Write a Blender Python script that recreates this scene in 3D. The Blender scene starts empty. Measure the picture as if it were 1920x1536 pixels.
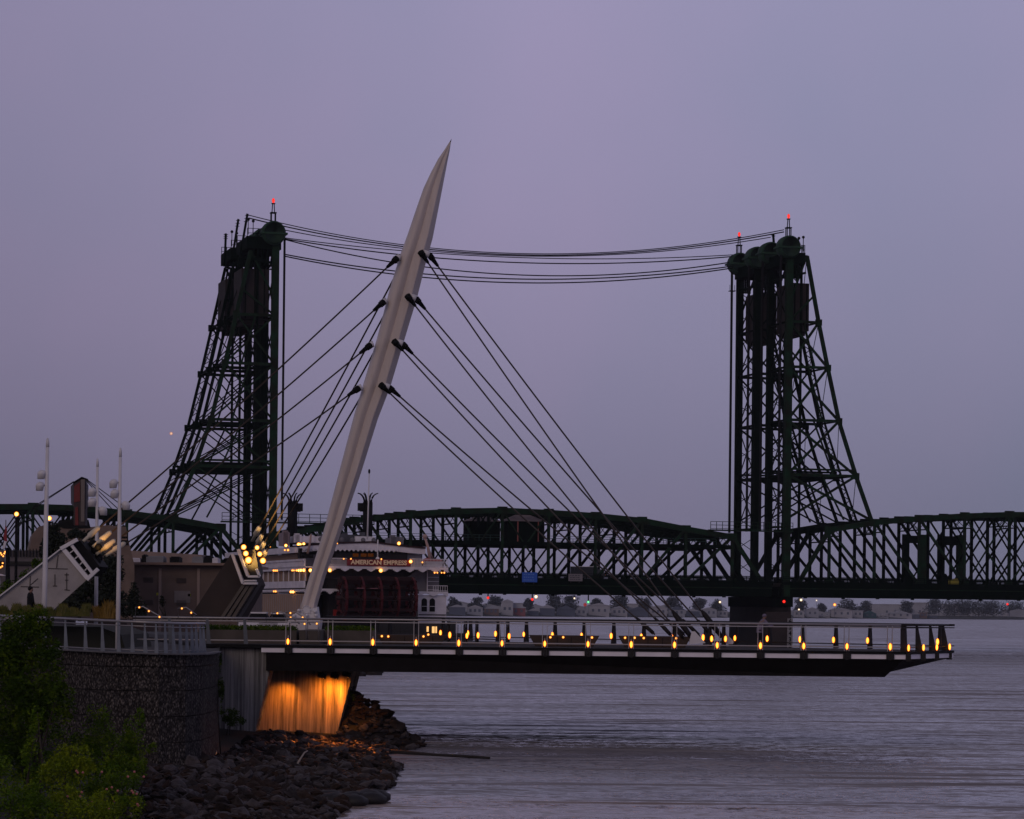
import bpy, math, random
from mathutils import Vector, Matrix
V = Vector
R = math.radians
sc = bpy.context.scene
C = sc.collection
rnd = random.Random(7)

# ------------------------------------------------------------------ camera
F = 5040.0            # focal length in photo pixels (1920 wide)
CH = 6.6              # camera height above the river
ROLL = R(0.6)
SH = 372.0
cam_d = bpy.data.cameras.new('camera')
cam_d.sensor_width = 36.0
cam_d.lens = 36.0 * F / 1920.0
cam_d.shift_y = SH / 1920.0
cam_d.clip_start = 0.5
cam_d.clip_end = 20000
cam = bpy.data.objects.new('camera', cam_d)
C.objects.link(cam)
cr, sr = math.cos(ROLL), math.sin(ROLL)
cam.matrix_world = Matrix(((cr, -sr, 0, 0), (0, 0, -1, 0), (sr, cr, 0, CH), (0, 0, 0, 1)))
sc.camera = cam

# ------------------------------------------------------------------ world: overcast dusk
SUN_EL, SUN_AZ = R(4), R(215)
w = bpy.data.worlds.new('World')
sc.world = w
w.use_nodes = True
nt = w.node_tree
nt.nodes.clear()
def wn(t, **k):
    n = nt.nodes.new(t)
    for a, b in k.items(): setattr(n, a, b)
    return n
wo = wn('ShaderNodeOutputWorld')
sky = wn('ShaderNodeTexSky'); sky.sky_type = 'NISHITA'; sky.sun_disc = False
sky.sun_elevation = SUN_EL; sky.sun_rotation = SUN_AZ; sky.dust_density = 3
bgs = wn('ShaderNodeBackground'); bgs.inputs[1].default_value = 0.05
nt.links.new(sky.outputs[0], bgs.inputs[0])
tc = wn('ShaderNodeTexCoord')
sep = wn('ShaderNodeSeparateXYZ'); nt.links.new(tc.outputs['Generated'], sep.inputs[0])
ramp = wn('ShaderNodeValToRGB')
e = ramp.color_ramp.elements
e[0].position = 0.0; e[0].color = (.180, .170, .255, 1)
e[1].position = 1.0; e[1].color = (.12, .115, .16, 1)
for p_, c_ in ((.05, (.212, .202, .310, 1)), (.10, (.266, .245, .380, 1)), (.16, (.306, .282, .440, 1)), (.24, (.332, .312, .486, 1)), (.36, (.30, .29, .43, 1)), (.55, (.18, .17, .24, 1))):
    q = e.new(p_); q.color = c_
nt.links.new(sep.outputs[2], ramp.inputs[0])
nz = wn('ShaderNodeTexNoise'); nz.inputs['Scale'].default_value = 6.5; nz.inputs['Detail'].default_value = 3; nz.inputs['Roughness'].default_value = .5
mp = wn('ShaderNodeMapping'); mp.inputs['Scale'].default_value = (1, 1, .75)
nt.links.new(tc.outputs['Generated'], mp.inputs[0]); nt.links.new(mp.outputs[0], nz.inputs['Vector'])
nr = wn('ShaderNodeValToRGB'); nr.color_ramp.elements[0].position = .32; nr.color_ramp.elements[1].position = .68
nr.color_ramp.elements[0].color = (.88, .95, .95, 1); nr.color_ramp.elements[1].color = (1.06, 1.0, 1.02, 1)
nt.links.new(nz.outputs[0], nr.inputs[0])
mul = wn('ShaderNodeMixRGB', blend_type='MULTIPLY'); mul.inputs[0].default_value = 1
nt.links.new(ramp.outputs[0], mul.inputs[1]); nt.links.new(nr.outputs[0], mul.inputs[2])
xr = wn('ShaderNodeMapRange'); xr.inputs[1].default_value = -.20; xr.inputs[2].default_value = .0; xr.inputs[3].default_value = .80; xr.inputs[4].default_value = 1.0
nt.links.new(sep.outputs[0], xr.inputs[0])
bgc = wn('ShaderNodeBackground'); nt.links.new(xr.outputs[0], bgc.inputs[1])
nt.links.new(mul.outputs[0], bgc.inputs[0])
mixs = wn('ShaderNodeMixShader'); mixs.inputs[0].default_value = .93
nt.links.new(bgs.outputs[0], mixs.inputs[1]); nt.links.new(bgc.outputs[0], mixs.inputs[2])
nt.links.new(mixs.outputs[0], wo.inputs[0])

sun_d = bpy.data.lights.new('sun', 'SUN')
sun_d.energy = 0.42; sun_d.angle = R(25); sun_d.color = (1.0, .78, .62)
sun = bpy.data.objects.new('sun', sun_d); C.objects.link(sun)
sdir = V((math.sin(R(200)) * math.cos(R(22)), math.cos(R(200)) * math.cos(R(22)), math.sin(R(22))))   # afterglow behind the camera
sun.rotation_euler = sdir.to_track_quat('Z', 'Y').to_euler()
vs = sc.view_settings
vs.view_transform = 'Standard'; vs.look = 'None'; vs.exposure = 0.0; vs.gamma = 1.0
try:
    sc.cycles.max_bounces = 5; sc.cycles.diffuse_bounces = 2; sc.cycles.glossy_bounces = 3
    sc.cycles.caustics_reflective = False; sc.cycles.caustics_refractive = False
    sc.cycles.sample_clamp_indirect = 4
    sc.cycles.use_denoising = True
except Exception: pass

# ------------------------------------------------------------------ pixel -> world
def ray(px, py):
    xc = (px - 960) / F; yc = (768 - py + SH) / F
    return (xc * cr - yc * sr, xc * sr + yc * cr)
def at(px, py, Y):
    U, W_ = ray(px, py)
    return V((U * Y, Y, CH + W_ * Y))

# ------------------------------------------------------------------ materials
MATS = {}
def mat(name, col, rough=.7, metal=0, noise=0, nscale=3, bump=0, bscale=20, col2=None, spec=.4, vec=(1, 1, 1), ndetail=5):
    if name in MATS: return MATS[name]
    m = bpy.data.materials.new(name); m.use_nodes = True
    t = m.node_tree; b = t.nodes['Principled BSDF']
    b.inputs['Base Color'].default_value = (*col, 1)
    b.inputs['Roughness'].default_value = rough; b.inputs['Metallic'].default_value = metal
    b.inputs['Specular IOR Level'].default_value = spec
    if noise or col2 or bump:
        tcn = t.nodes.new('ShaderNodeTexCoord'); mpn = t.nodes.new('ShaderNodeMapping'); mpn.inputs['Scale'].default_value = vec
        t.links.new(tcn.outputs['Object'], mpn.inputs[0])
    if noise or col2:
        n = t.nodes.new('ShaderNodeTexNoise'); n.inputs['Scale'].default_value = nscale; n.inputs['Detail'].default_value = ndetail
        t.links.new(mpn.outputs[0], n.inputs['Vector'])
        r = t.nodes.new('ShaderNodeValToRGB')
        r.color_ramp.elements[0].position = .32; r.color_ramp.elements[1].position = .68
        c2 = col2 or tuple(c * (1 - noise) for c in col)
        r.color_ramp.elements[0].color = (*c2, 1); r.color_ramp.elements[1].color = (*col, 1)
        t.links.new(n.outputs[0], r.inputs[0]); t.links.new(r.outputs[0], b.inputs['Base Color'])
    if bump:
        n2 = t.nodes.new('ShaderNodeTexNoise'); n2.inputs['Scale'].default_value = bscale; n2.inputs['Detail'].default_value = 4
        t.links.new(mpn.outputs[0], n2.inputs['Vector'])
        bp_ = t.nodes.new('ShaderNodeBump'); bp_.inputs['Strength'].default_value = bump; bp_.inputs['Distance'].default_value = .05
        t.links.new(n2.outputs[0], bp_.inputs['Height']); t.links.new(bp_.outputs[0], b.inputs['Normal'])
    MATS[name] = m
    return m
def lamp_mat(name, core, edge, s_core, s_edge):
    if name in MATS: return MATS[name]
    m = bpy.data.materials.new(name); m.use_nodes = True
    t = m.node_tree; t.nodes.clear()
    o = t.nodes.new('ShaderNodeOutputMaterial'); em = t.nodes.new('ShaderNodeEmission')
    lw = t.nodes.new('ShaderNodeLayerWeight'); lw.inputs[0].default_value = .45
    r = t.nodes.new('ShaderNodeValToRGB')
    r.color_ramp.elements[0].position = .06; r.color_ramp.elements[1].position = .42  # edge colour paints the glare ring around the hot core
    r.color_ramp.elements[0].color = (*[c * s_core for c in core], 1); r.color_ramp.elements[1].color = (*[c * s_edge for c in edge], 1)
    t.links.new(lw.outputs['Facing'], r.inputs[0]); t.links.new(r.outputs[0], em.inputs[0])
    em.inputs[1].default_value = 1
    t.links.new(em.outputs[0], o.inputs[0])
    MATS[name] = m
    return m
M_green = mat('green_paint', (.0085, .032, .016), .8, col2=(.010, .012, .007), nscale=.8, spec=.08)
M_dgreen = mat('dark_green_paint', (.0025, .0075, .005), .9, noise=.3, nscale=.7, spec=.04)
M_rust = mat('counterweight_concrete', (.024, .017, .019), .9, noise=.45, nscale=.5)
M_black = mat('black_steel', (.006, .006, .007), .7, spec=.12)
M_dark = mat('dark_steel', (.016, .014, .015), .6, spec=.2)
M_cable = mat('cable_steel', (.030, .020, .020), .5)
M_stay = mat('stay_sheath', (.045, .034, .028), .6, spec=.12)
M_white = mat('white_paint', (.66, .63, .66), .4, noise=.12, nscale=1.5)
M_mast = mat('mast_paint', (.60, .52, .49), .45, noise=.12, nscale=1.6, bump=.1, bscale=6, vec=(2.2, 1, .22))
M_boatw = mat('boat_white', (.66, .62, .68), .5, noise=.25, nscale=.6, vec=(1, 1, 2))
M_boatg = mat('boat_grey', (.16, .15, .17), .7, noise=.3, nscale=.7)
M_red = mat('paddle_red', (.075, .004, .009), .8, noise=.3, nscale=1)
M_redd = mat('paddle_dark_red', (.018, .002, .004), .7)  # darker copy of the red, paints the shade inside the stern wheel
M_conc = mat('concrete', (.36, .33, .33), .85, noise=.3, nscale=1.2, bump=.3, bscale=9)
M_concd = mat('dark_concrete', (.085, .072, .068), .9, noise=.4, nscale=.9)
M_steel = mat('rail_steel', (.30, .28, .29), .38, metal=.6)
M_post = mat('post_steel', (.09, .10, .12), .55, metal=.2, noise=.2, nscale=4)
M_tan = mat('tan_wall', (.150, .105, .085), .9, noise=.25, nscale=.5)
M_tan2 = mat('brown_stucco', (.17, .12, .10), .9, noise=.3, nscale=.8)
M_fascia = mat('fascia_paint', (.80, .75, .80), .45, noise=.15, nscale=1)
M_amber = lamp_mat('amber_lamp', (1, .40, .045), (1, .10, .0), 3.8, 1.5)
M_hot = lamp_mat('bright_lamp', (1, .56, .13), (1, .24, .01), 4.6, 1.6)
M_warm = lamp_mat('warm_lamp', (1, .48, .10), (1, .18, .01), 2.4, 1.0)
M_redl = lamp_mat('red_lamp', (1, .035, .02), (1, .005, .005), 2.0, 1.0)
M_grnl = lamp_mat('green_lamp', (.2, 1, .4), (.02, .5, .12), 1.6, .6)
M_whl = lamp_mat('pale_lamp', (1, .9, .7), (1, .6, .3), 1.8, .8)
M_win = lamp_mat('lit_window', (1, .5, .15), (1, .5, .15), .30, .30)

# ------------------------------------------------------------------ mesh building
WL = {}
class MB:
    def __init__(s): s.v = []; s.f = []; s.sm = []
    def add(s, vs_, fs, smooth=False):
        b = len(s.v); s.v += [tuple(x) for x in vs_]; s.f += [tuple(b + i for i in f) for f in fs]; s.sm += [smooth] * len(fs)
        return s
    def hexa(s, p):   # 8 corners: 0-3 one side, 4-7 the other
        return s.add(p, [(0, 3, 2, 1), (4, 5, 6, 7), (0, 1, 5, 4), (1, 2, 6, 5), (2, 3, 7, 6), (3, 0, 4, 7)])
    def box(s, c, ax, ay, az):   # centre and three half-axis vectors
        c, ax, ay, az = V(c), V(ax), V(ay), V(az)
        return s.hexa([c - ax - ay - az, c + ax - ay - az, c + ax + ay - az, c - ax + ay - az,
                       c - ax - ay + az, c + ax - ay + az, c + ax + ay + az, c - ax + ay + az])
    def abox(s, x0, x1, y0, y1, z0, z1):
        return s.box(((x0 + x1) / 2, (y0 + y1) / 2, (z0 + z1) / 2), ((x1 - x0) / 2, 0, 0), (0, (y1 - y0) / 2, 0), (0, 0, (z1 - z0) / 2))
    def bar(s, p, q, w_, h_, side=None):   # beam; h_ along side-direction
        p, q = V(p), V(q); d = (q - p)
        if d.length < 1e-6: return s
        dn = d.normalized()
        sd = V(side) if side is not None else V((0, 1, 0))
        sd = sd - dn * sd.dot(dn)
        if sd.length < 1e-3: sd = V((1, 0, 0)) - dn * dn.x
        sd.normalize(); u = dn.cross(sd).normalized()
        return s.box((p + q) / 2, d / 2, u * w_ / 2, sd * h_ / 2)
    def tube(s, pts, r, n=8, r2=None, cap=True):
        pts = [V(p) for p in pts]; k = len(pts); vs_ = []
        for i, p in enumerate(pts):
            d = (pts[min(i + 1, k - 1)] - pts[max(i - 1, 0)]).normalized()
            a = V((0, 0, 1)) if abs(d.z) < .9 else V((1, 0, 0))
            u = d.cross(a).normalized(); v = d.cross(u)
            rr = r if not isinstance(r, (list, tuple)) else r[i]
            if r2 is not None: rr = r + (r2 - r) * i / (k - 1)
            for j in range(n):
                t = 2 * math.pi * j / n
                vs_.append(p + u * math.cos(t) * rr + v * math.sin(t) * rr)
        fs = [(i * n + j, i * n + (j + 1) % n, (i + 1) * n + (j + 1) % n, (i + 1) * n + j) for i in range(k - 1) for j in range(n)]
        s.add(vs_, fs, True)
        if cap:
            b = len(s.v) - len(vs_)
            s.f.append(tuple(b + j for j in range(n))[::-1]); s.sm.append(False)
            s.f.append(tuple(b + (k - 1) * n + j for j in range(n))); s.sm.append(False)
        return s
    def prism(s, poly, ext):   # polygon extruded by vector
        poly = [V(p) for p in poly]; ext = V(ext); n = len(poly)
        s.add(poly + [p + ext for p in poly], [tuple(range(n))[::-1], tuple(range(n, 2 * n))] + [(i, (i + 1) % n, n + (i + 1) % n, n + i) for i in range(n)])
        return s
    def ball(s, c, rx, ry=None, rz=None, n=10, m=6, half=False):
        ry = ry or rx; rz = rz or rx; c = V(c); vs_ = []; fs = []
        for i in range(m + 1):
            ph = (math.pi / 2 if half else math.pi) * i / m
            for j in range(n):
                t = 2 * math.pi * j / n
                vs_.append(c + V((rx * math.sin(ph) * math.cos(t), ry * math.sin(ph) * math.sin(t), rz * math.cos(ph))))
        for i in range(m):
            for j in range(n):
                fs.append((i * n + j, (i + 1) * n + j, (i + 1) * n + (j + 1) % n, i * n + (j + 1) % n))
        return s.add(vs_, fs, True)
    def build(s, name, m, parent=None):
        me = bpy.data.meshes.new(name)
        o = bpy.data.objects.new(name, me)
        off = V((0, 0, 0))
        if parent is not None:
            o.parent = parent; off = WL[parent.name]
            me.from_pydata([(x - off.x, y - off.y, z - off.z) for x, y, z in s.v], [], s.f)
            WL_o = off
        else:
            n = max(1, len(s.v))
            xs = [p[0] for p in s.v]; ys = [p[1] for p in s.v]; zs = [p[2] for p in s.v]
            off = V(((min(xs) + max(xs)) / 2, (min(ys) + max(ys)) / 2, min(zs)))
            me.from_pydata([(x - off.x, y - off.y, z - off.z) for x, y, z in s.v], [], s.f)
            o.location = off
            WL_o = off
        me.polygons.foreach_set('use_smooth', s.sm)
        me.materials.append(m); me.update()
        C.objects.link(o); WL[o.name] = WL_o
        return o
def tag(o, label=None, cat=None, group=None, kind=None):
    if label: o['label'] = label
    if cat: o['category'] = cat
    if group: o['group'] = group
    if kind: o['kind'] = kind
    return o
def thing(name, loc, label, cat, group=None):
    o = bpy.data.objects.new(name, None); C.objects.link(o)
    o.location = loc; o.empty_display_size = .5; WL[o.name] = V(loc)
    return tag(o, label, cat, group)
def text(name, s_, size, origin, xdir, zdir, m, parent, extrude=.02, offset=0.0, sx=1.0):
    cu = bpy.data.curves.new(name, 'FONT'); cu.body = s_; cu.size = size; cu.extrude = extrude; cu.offset = offset
    cu.align_x = 'CENTER'; cu.align_y = 'CENTER'
    ob = bpy.data.objects.new(name + '_tmp', cu); C.objects.link(ob)
    dg = bpy.context.evaluated_depsgraph_get()
    me = bpy.data.meshes.new_from_object(ob.evaluated_get(dg))
    bpy.data.objects.remove(ob)
    x = V(xdir).normalized(); z = V(zdir).normalized(); n = x.cross(z)
    mm = MB(); mm.add([V(origin) + x * v.co.x * sx + z * v.co.y + n * v.co.z for v in me.vertices], [tuple(p.vertices) for p in me.polygons])
    return mm.build(name, m, parent)
ORD = ['highest', 'second highest', 'third highest', 'fourth highest', 'fifth highest', 'third lowest', 'second lowest', 'lowest']
# ================================================================== twin lift bridges
TH = R(16); ct, st = math.cos(TH), math.sin(TH); Z0 = 415.0
AX = V((ct, st, 0)); PX = V((-st, ct, 0)); O0 = V((0, Z0, 0)); UP = V((0, 0, 1))
def bw(s, d, z): return O0 + AX * s + PX * d + UP * z
def bsz(px, py, d=0):          # pixel on the truss plane d -> (s, z)
    U, W_ = ray(px, py)
    c = Z0 + d / ct
    Y = c / (1 - U * st / ct)
    P = V((U * Y, Y, 0)) - O0
    return P.dot(AX), CH + W_ * Y
PL = (0.0, 8.0, 14.0, 22.0)
ZB, ZR = 8.85, 11.0            # underside and road level
def spans_nodes(px): return [bsz(x, y) for x, y in px]
LIFT = spans_nodes([(515, 1002), (600, 985), (686, 969), (770, 959.5), (855, 954.5), (942, 953), (1029, 957), (1117, 963), (1204, 972), (1286, 988), (1373, 1003)])
RIGHT = spans_nodes([(1555, 990), (1640, 976), (1724, 968.5), (1809, 963.5), (1893, 961), (1977, 961), (2062, 965), (2147, 972), (2232, 982), (2316, 996)])
LEFT = spans_nodes([(-290, 965), (-200, 954), (-112, 948), (-24, 946), (62, 946), (150, 948.5), (238, 958), (325, 969), (414, 985)])
def truss(mb, nodes, d, dirn=-1, heavy=1.0):
    n = len(nodes); mid = (n - 1) / 2
    for i in range(n):
        s, z = nodes[i]
        mb.bar(bw(s, d, ZR - .3), bw(s, d, z), .42 * heavy, .42, PX)
        mb.box(bw(s, d, z - .35), AX * .75, PX * .28, UP * .6)
        mb.box(bw(s, d, ZR + .2), AX * .7, PX * .28, UP * .5)
    for i in range(n - 1):
        (s0, z0), (s1, z1) = nodes[i], nodes[i + 1]
        mb.bar(bw(s0, d, z0 - .35), bw(s1, d, z1 - .35), .85, .7, PX)
        left = (i + .5) < mid
        a, b = ((s0, z0), (s1, ZR)) if left else ((s1, z1), (s0, ZR))
        mb.bar(bw(a[0], d, a[1] - .3), bw(b[0], d, b[1]), .42 if abs(i + .5 - mid) > 1.5 else .24, .3, PX)
        if abs(i + .5 - mid) < 1.1:     # counter diagonals near mid span
            a, b = ((s1, z1), (s0, ZR)) if left else ((s0, z0), (s1, ZR))
            mb.bar(bw(a[0], d, a[1] - .3), bw(b[0], d, b[1]), .2, .25, PX)
def endpost(mb, node, d, ds):
    s, z = node
    mb.bar(bw(s, d, z - .3), bw(s + ds, d, ZR), .6, .6, PX)
def sway(mb, nodes, d0, d1):
    for i, (s, z) in enumerate(nodes):
        for zz in (z - .5, z - 2.2):
            mb.bar(bw(s, d0, zz), bw(s, d1, zz), .2, .2, AX)
        dm = (d0 + d1) / 2
        for a, b in ((d0, dm), (dm, d1), (dm, d0), (d1, dm)):
            mb.bar(bw(s, a, z - .5), bw(s, b, z - 2.2), .08, .08, AX)
        if i < len(nodes) - 1:
            s1, z1 = nodes[i + 1]
            mb.bar(bw(s, d0, z - .4), bw(s1, d1, z1 - .4), .14, .14, UP)
def deck(parent, s0, s1, d0, d1, name='deck'):
    m = MB(); dc = (d0 + d1) / 2; hw = (d1 - d0) / 2
    m.box(bw((s0 + s1) / 2, dc, ZR - .25), AX * (s1 - s0) / 2, PX * (hw - .3), UP * .25)
    m.build('roadway', mat('asphalt', (.02, .02, .022), .9, noise=.3, nscale=.6), parent)
    m = MB()
    for d in (d0, d1): m.box(bw((s0 + s1) / 2, d, 9.85), AX * (s1 - s0) / 2, PX * .3, UP * 1.0)
    k = int((s1 - s0) / 4)
    for i in range(k + 1):
        s = s0 + (s1 - s0) * i / k
        m.box(bw(s, dc, 9.6), AX * .2, PX * (hw - .35), UP * .7)
        if i % 3 == 1: m.box(bw(s, d0, 8.72), AX * .22, PX * .25, UP * .12)
    m.build('floor_girders', M_dgreen, parent)
    m = MB()
    m.bar(bw(s0, d0 - .40, 10.15), bw(s1, d0 - .40, 10.15), .14, .16, PX)
    m.build('kerb_flange', M_green, parent)
    m = MB()
    for d in (d0 - .45, d1 + .45):
        for zz in (11.35, 11.75, 12.0): m.bar(bw(s0, d, zz), bw(s1, d, zz), .09, .08, PX)
        kk = int((s1 - s0) / 2.2)
        for i in range(kk + 1): m.bar(bw(s0 + (s1 - s0) * i / kk, d, 10.6), bw(s0 + (s1 - s0) * i / kk, d, 12.0), .12, .1, PX)
        m.bar(bw(s0, d, 10.95), bw(s1, d, 10.95), .5, .06, PX)
    m.build('deck_railing', M_dgreen, parent)
sR0, _ = bsz(1430, 1085); sRt, _ = bsz(1476, 1085); sR1, _ = bsz(1492, 1085)
sL0, _ = bsz(462, 1060); sLt, _ = bsz(509, 1000)
for name_side, d0, d1 in (('nearer', PL[0], PL[1]), ('farther', PL[2], PL[3])):
    g = 'truss spans of the twin bridges'
    for kind, nodes, sa, sb in (('truss left of the left lift tower,', LEFT, LEFT[0][0] - 4, sL0), ('arched truss between both lift towers,', LIFT, sL0 + .3, sR0 + 1.5), ('truss right of the right lift tower,', RIGHT, sR1 - 2.5, RIGHT[-1][0] + 6)):
        t = thing('truss_span', bw((sa + sb) / 2, (d0 + d1) / 2, ZB), f'{kind} of the {name_side} green bridge', 'bridge span', g)
        deck(t, sa, sb, d0, d1)
        for d in (d0, d1):
            m = MB(); truss(m, nodes, d)
            if nodes is LIFT: endpost(m, nodes[0], d, -6.5); endpost(m, nodes[-1], d, 5.2)
            if nodes is RIGHT: endpost(m, nodes[0], d, -5.2); endpost(m, nodes[-1], d, 6)
            if nodes is LEFT: endpost(m, nodes[-1], d, 6.0)
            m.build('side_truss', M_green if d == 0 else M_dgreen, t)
        m = MB(); sway(m, nodes, d0, d1); m.build('sway_bracing', M_dgreen, t)
        if nodes is LIFT:
            m = MB()   # mid height walkway with railing and side struts
            za = 16.6
            for d in (d0, d1): m.bar(bw(LIFT[1][0], d, za), bw(LIFT[-1][0], d, za), .55, .4, PX)
            m.build('mid_chord', M_dgreen, t)
            m = MB()
            for zz in (17.6, 18.0): m.bar(bw(LIFT[1][0], d1 - .8, zz), bw(LIFT[-1][0], d1 - .8, zz), .07, .07, PX)
            for i in range(38):
                s = LIFT[1][0] + (LIFT[-1][0] - LIFT[1][0]) * i / 37
                m.bar(bw(s, d1 - .8, 16.8), bw(s, d1 - .8, 18.0), .07, .07, PX)
            m.box(bw((LIFT[1][0] + LIFT[-1][0]) / 2, d1 - 1.2, 16.85), AX * (LIFT[-1][0] - LIFT[1][0]) / 2, PX * .6, UP * .06)
            m.build('walkway', mat('teal_rail', (.03, .075, .07), .7), t)
# horizontal catwalks joining the towers and spans at portal level
for nm, xa, xb, yy in (('left', 415, 700, 975), ('right', 1330, 1484, 991)):
    sa, za = bsz(xa, yy); sb, _ = bsz(xb, yy)
    m = MB()
    for zz in (za, za + .55, za + 1.1): m.bar(bw(sa, -.6, zz), bw(sb, -.6, zz), .08, .08, PX)
    for i in range(15):
        s = sa + (sb - sa) * i / 14; m.bar(bw(s, -.6, za - .2), bw(s, -.6, za + 1.1), .08, .08, PX)
    m.box(bw((sa + sb) / 2, 0, za - .25), AX * (sb - sa) / 2, PX * .8, UP * .1)
    o = m.build('catwalk', M_green, None)
    tag(o, f'green railed catwalk along the chord at the {nm} lift tower', 'catwalk', 'catwalks at the lift towers')

# ---- lift towers
def lerp(a, b, t): return a + (b - a) * t
def tower(side, d0, d1, which):
    if side == 'right':
        fs = bsz(1475, 1000)[0]; fd = +1
        back = [bsz(*p) for p in ((1500, 470), (1513, 480), (1535, 605), (1552, 690), (1573, 790), (1605, 893), (1634, 976))]
        top_y = bsz(1478, 470)[1]; dome_c = bsz(1478, 464)
    else:
        fs = bsz(511, 1000)[0]; fd = -1
        back = [bsz(*p) for p in ((472, 448), (470, 470), (443, 589), (422, 680), (396, 786), (366, 873), (326, 969))]
        top_y = bsz(511, 442)[1]; dome_c = bsz(512, 438)
    t = thing('lift_tower', bw(fs, (d0 + d1) / 2, ZR), f'tall dark green {side} lift tower with round hoods, on the {which} bridge', 'lift tower', 'lift towers of the twin bridges')
    zt = top_y
    for d in (d0, d1):
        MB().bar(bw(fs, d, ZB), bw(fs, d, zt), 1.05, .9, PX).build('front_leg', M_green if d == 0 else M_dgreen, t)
        m = MB()
        for a, b in zip(back[1:], back[2:]):
            m.bar(bw(a[0], d, a[1]), bw(b[0], d, b[1]), .58 if d == 0 else .42, .42, PX)
            if d == PL[3] or (side == 'right' and d == PL[1]):      # laced double member
                m.bar(bw(a[0] + .95, d, a[1]), bw(b[0] + .95, d, b[1]), .28, .3, PX)
                for k in range(10):
                    u0, u1 = k / 10, (k + 1) / 10
                    m.bar(bw(lerp(a[0], b[0], u0) + (.95 if k % 2 else 0), d, lerp(a[1], b[1], u0)), bw(lerp(a[0], b[0], u1) + (0 if k % 2 else .95), d, lerp(a[1], b[1], u1)), .12, .12, PX)
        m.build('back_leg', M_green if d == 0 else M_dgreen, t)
        m = MB()
        for (s, z) in back[2:6]:
            m.bar(bw(s, d, z), bw(fs, d, z), .42, .4, PX)
            m.box(bw(s, d, z), AX * .5, PX * .25, UP * .5)
        m.bar(bw(fs, d, back[5][1] + .9), bw(back[5][0], d, back[5][1] + .9), .3, .4, PX)
        for i in range(1, 6):
            a, b = back[i], back[i + 1]
            ma = (lerp(a[0], fs, .5), a[1]); mb_ = (lerp(b[0], fs, .5), b[1])
            if i == 1:
                m.bar(bw(a[0], d, a[1]), bw(fs, d, lerp(a[1], b[1], .75)), .28, .25, PX)
                m.bar(bw(lerp(a[0], b[0], .6), d, lerp(a[1], b[1], .6)), bw(fs, d, b[1]), .28, .25, PX)
                continue
            wdg = (.38 if side == 'right' else (.20 if i == 5 else .28)) if d == 0 else (.22 if side == 'right' else .17)
            m.bar(bw(a[0], d, a[1]), bw(fs, d, b[1]), wdg, .26, PX)
            m.bar(bw(fs, d, a[1]), bw(b[0], d, b[1]), wdg, .26, PX)
            mid = (lerp(a[0], b[0], .5), lerp(a[1], b[1], .5))
            if d == d0:
                m.bar(bw(ma[0], d, ma[1]), bw(lerp(b[0], fs, .33), d, b[1]), .24, .24, PX)
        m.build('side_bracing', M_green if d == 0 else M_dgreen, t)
    m = MB(); mm = MB()
    levels = [zt - 4] + [z for s, z in back[2:6]] + [ZR + 9]
    for i, z in enumerate(levels):
        m.bar(bw(fs, d0, z), bw(fs, d1, z), .3, .3, AX)
        if i < len(levels) - 1:
            z2 = levels[i + 1]
            m.bar(bw(fs, d0, z), bw(fs, d1, z2), .14, .14, AX); m.bar(bw(fs, d1, z), bw(fs, d0, z2), .14, .14, AX)
    m.build('front_bracing', M_dgreen, t)
    for i in range(1, 6):
        a, b = back[i], back[i + 1]
        mm.bar(bw(a[0], d0, a[1]), bw(a[0], d1, a[1]), .26, .26, UP)
        mm.bar(bw(a[0], d0, a[1]), bw(b[0], d1, b[1]), .10, .10, UP)
    mm.build('back_bracing', M_dgreen, t)
    # second pair of inner columns behind the front legs (guide columns)
    m = MB()
    gi = fs + fd * (2.3 if side == 'right' else 2.6)
    for d in (d0 + .6, d1 - .6):
        m.bar(bw(gi, d, ZR), bw(gi, d, zt - 1), .34, .34, PX)
    for k in range(26):
        z = ZR + (zt - 6 - ZR) * k / 25
        m.bar(bw(gi, d1 - .6, z), bw(fs, d1 - .6, z + (1.5 if k % 2 else -1.5)), .1, .1, PX)
    m.build('guide_column', M_dgreen, t)
    # machinery deck
    m = MB()
    s_out = back[0][0]
    m.box(bw((fs + s_out) / 2, (d0 + d1) / 2, zt - 1.2), AX * (abs(fs - s_out) / 2 + .8), PX * ((d1 - d0) / 2 + .4), UP * .9)
    for k in range(5):
        m.bar(bw(lerp(fs, s_out, .1 + .2 * k), d0, zt - 1.8), bw(lerp(fs, s_out, .2 + .2 * k), d0, zt - 4.4), .25, .25, PX)
        m.bar(bw(lerp(fs, s_out, .1 + .2 * k), d1, zt - 1.8), bw(lerp(fs, s_out, .2 + .2 * k), d1, zt - 4.4), .25, .25, PX)
    m.bar(bw(fs, d0, zt - 4.2), bw(s_out + fd, d0, zt - 3.4), .35, .35, PX)
    m.build('machinery_deck', M_dgreen, t)
    # counterweight
    cwz1, cwz0 = zt - 5.0, zt - 12.6
    cs0, cs1 = (fs + .8, fs + 3.7) if side == 'right' else (fs - 5.0, fs - .9)
    m = MB()
    m.box(bw((cs0 + cs1) / 2, (d0 + d1) / 2, (cwz0 + cwz1) / 2), AX * (cs1 - cs0) / 2, PX * ((d1 - d0) / 2 - .7), UP * (cwz1 - cwz0) / 2)
    m.box(bw((cs0 + cs1) / 2, (d0 + d1) / 2, cwz0 - .35), AX * (cs1 - cs0) / 2.6, PX * ((d1 - d0) / 2 - 1.4), UP * .35)
    cw = m.build('counterweight', M_rust, t)
    m = MB()
    for k in range(3):
        s = lerp(cs0, cs1, .15 + .35 * k); m.bar(bw(s, d0 + .62, cwz0 + .1), bw(s, d0 + .62, cwz1), .16, .12, PX)
    m.build('counterweight_rib', M_dgreen, cw)
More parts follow.
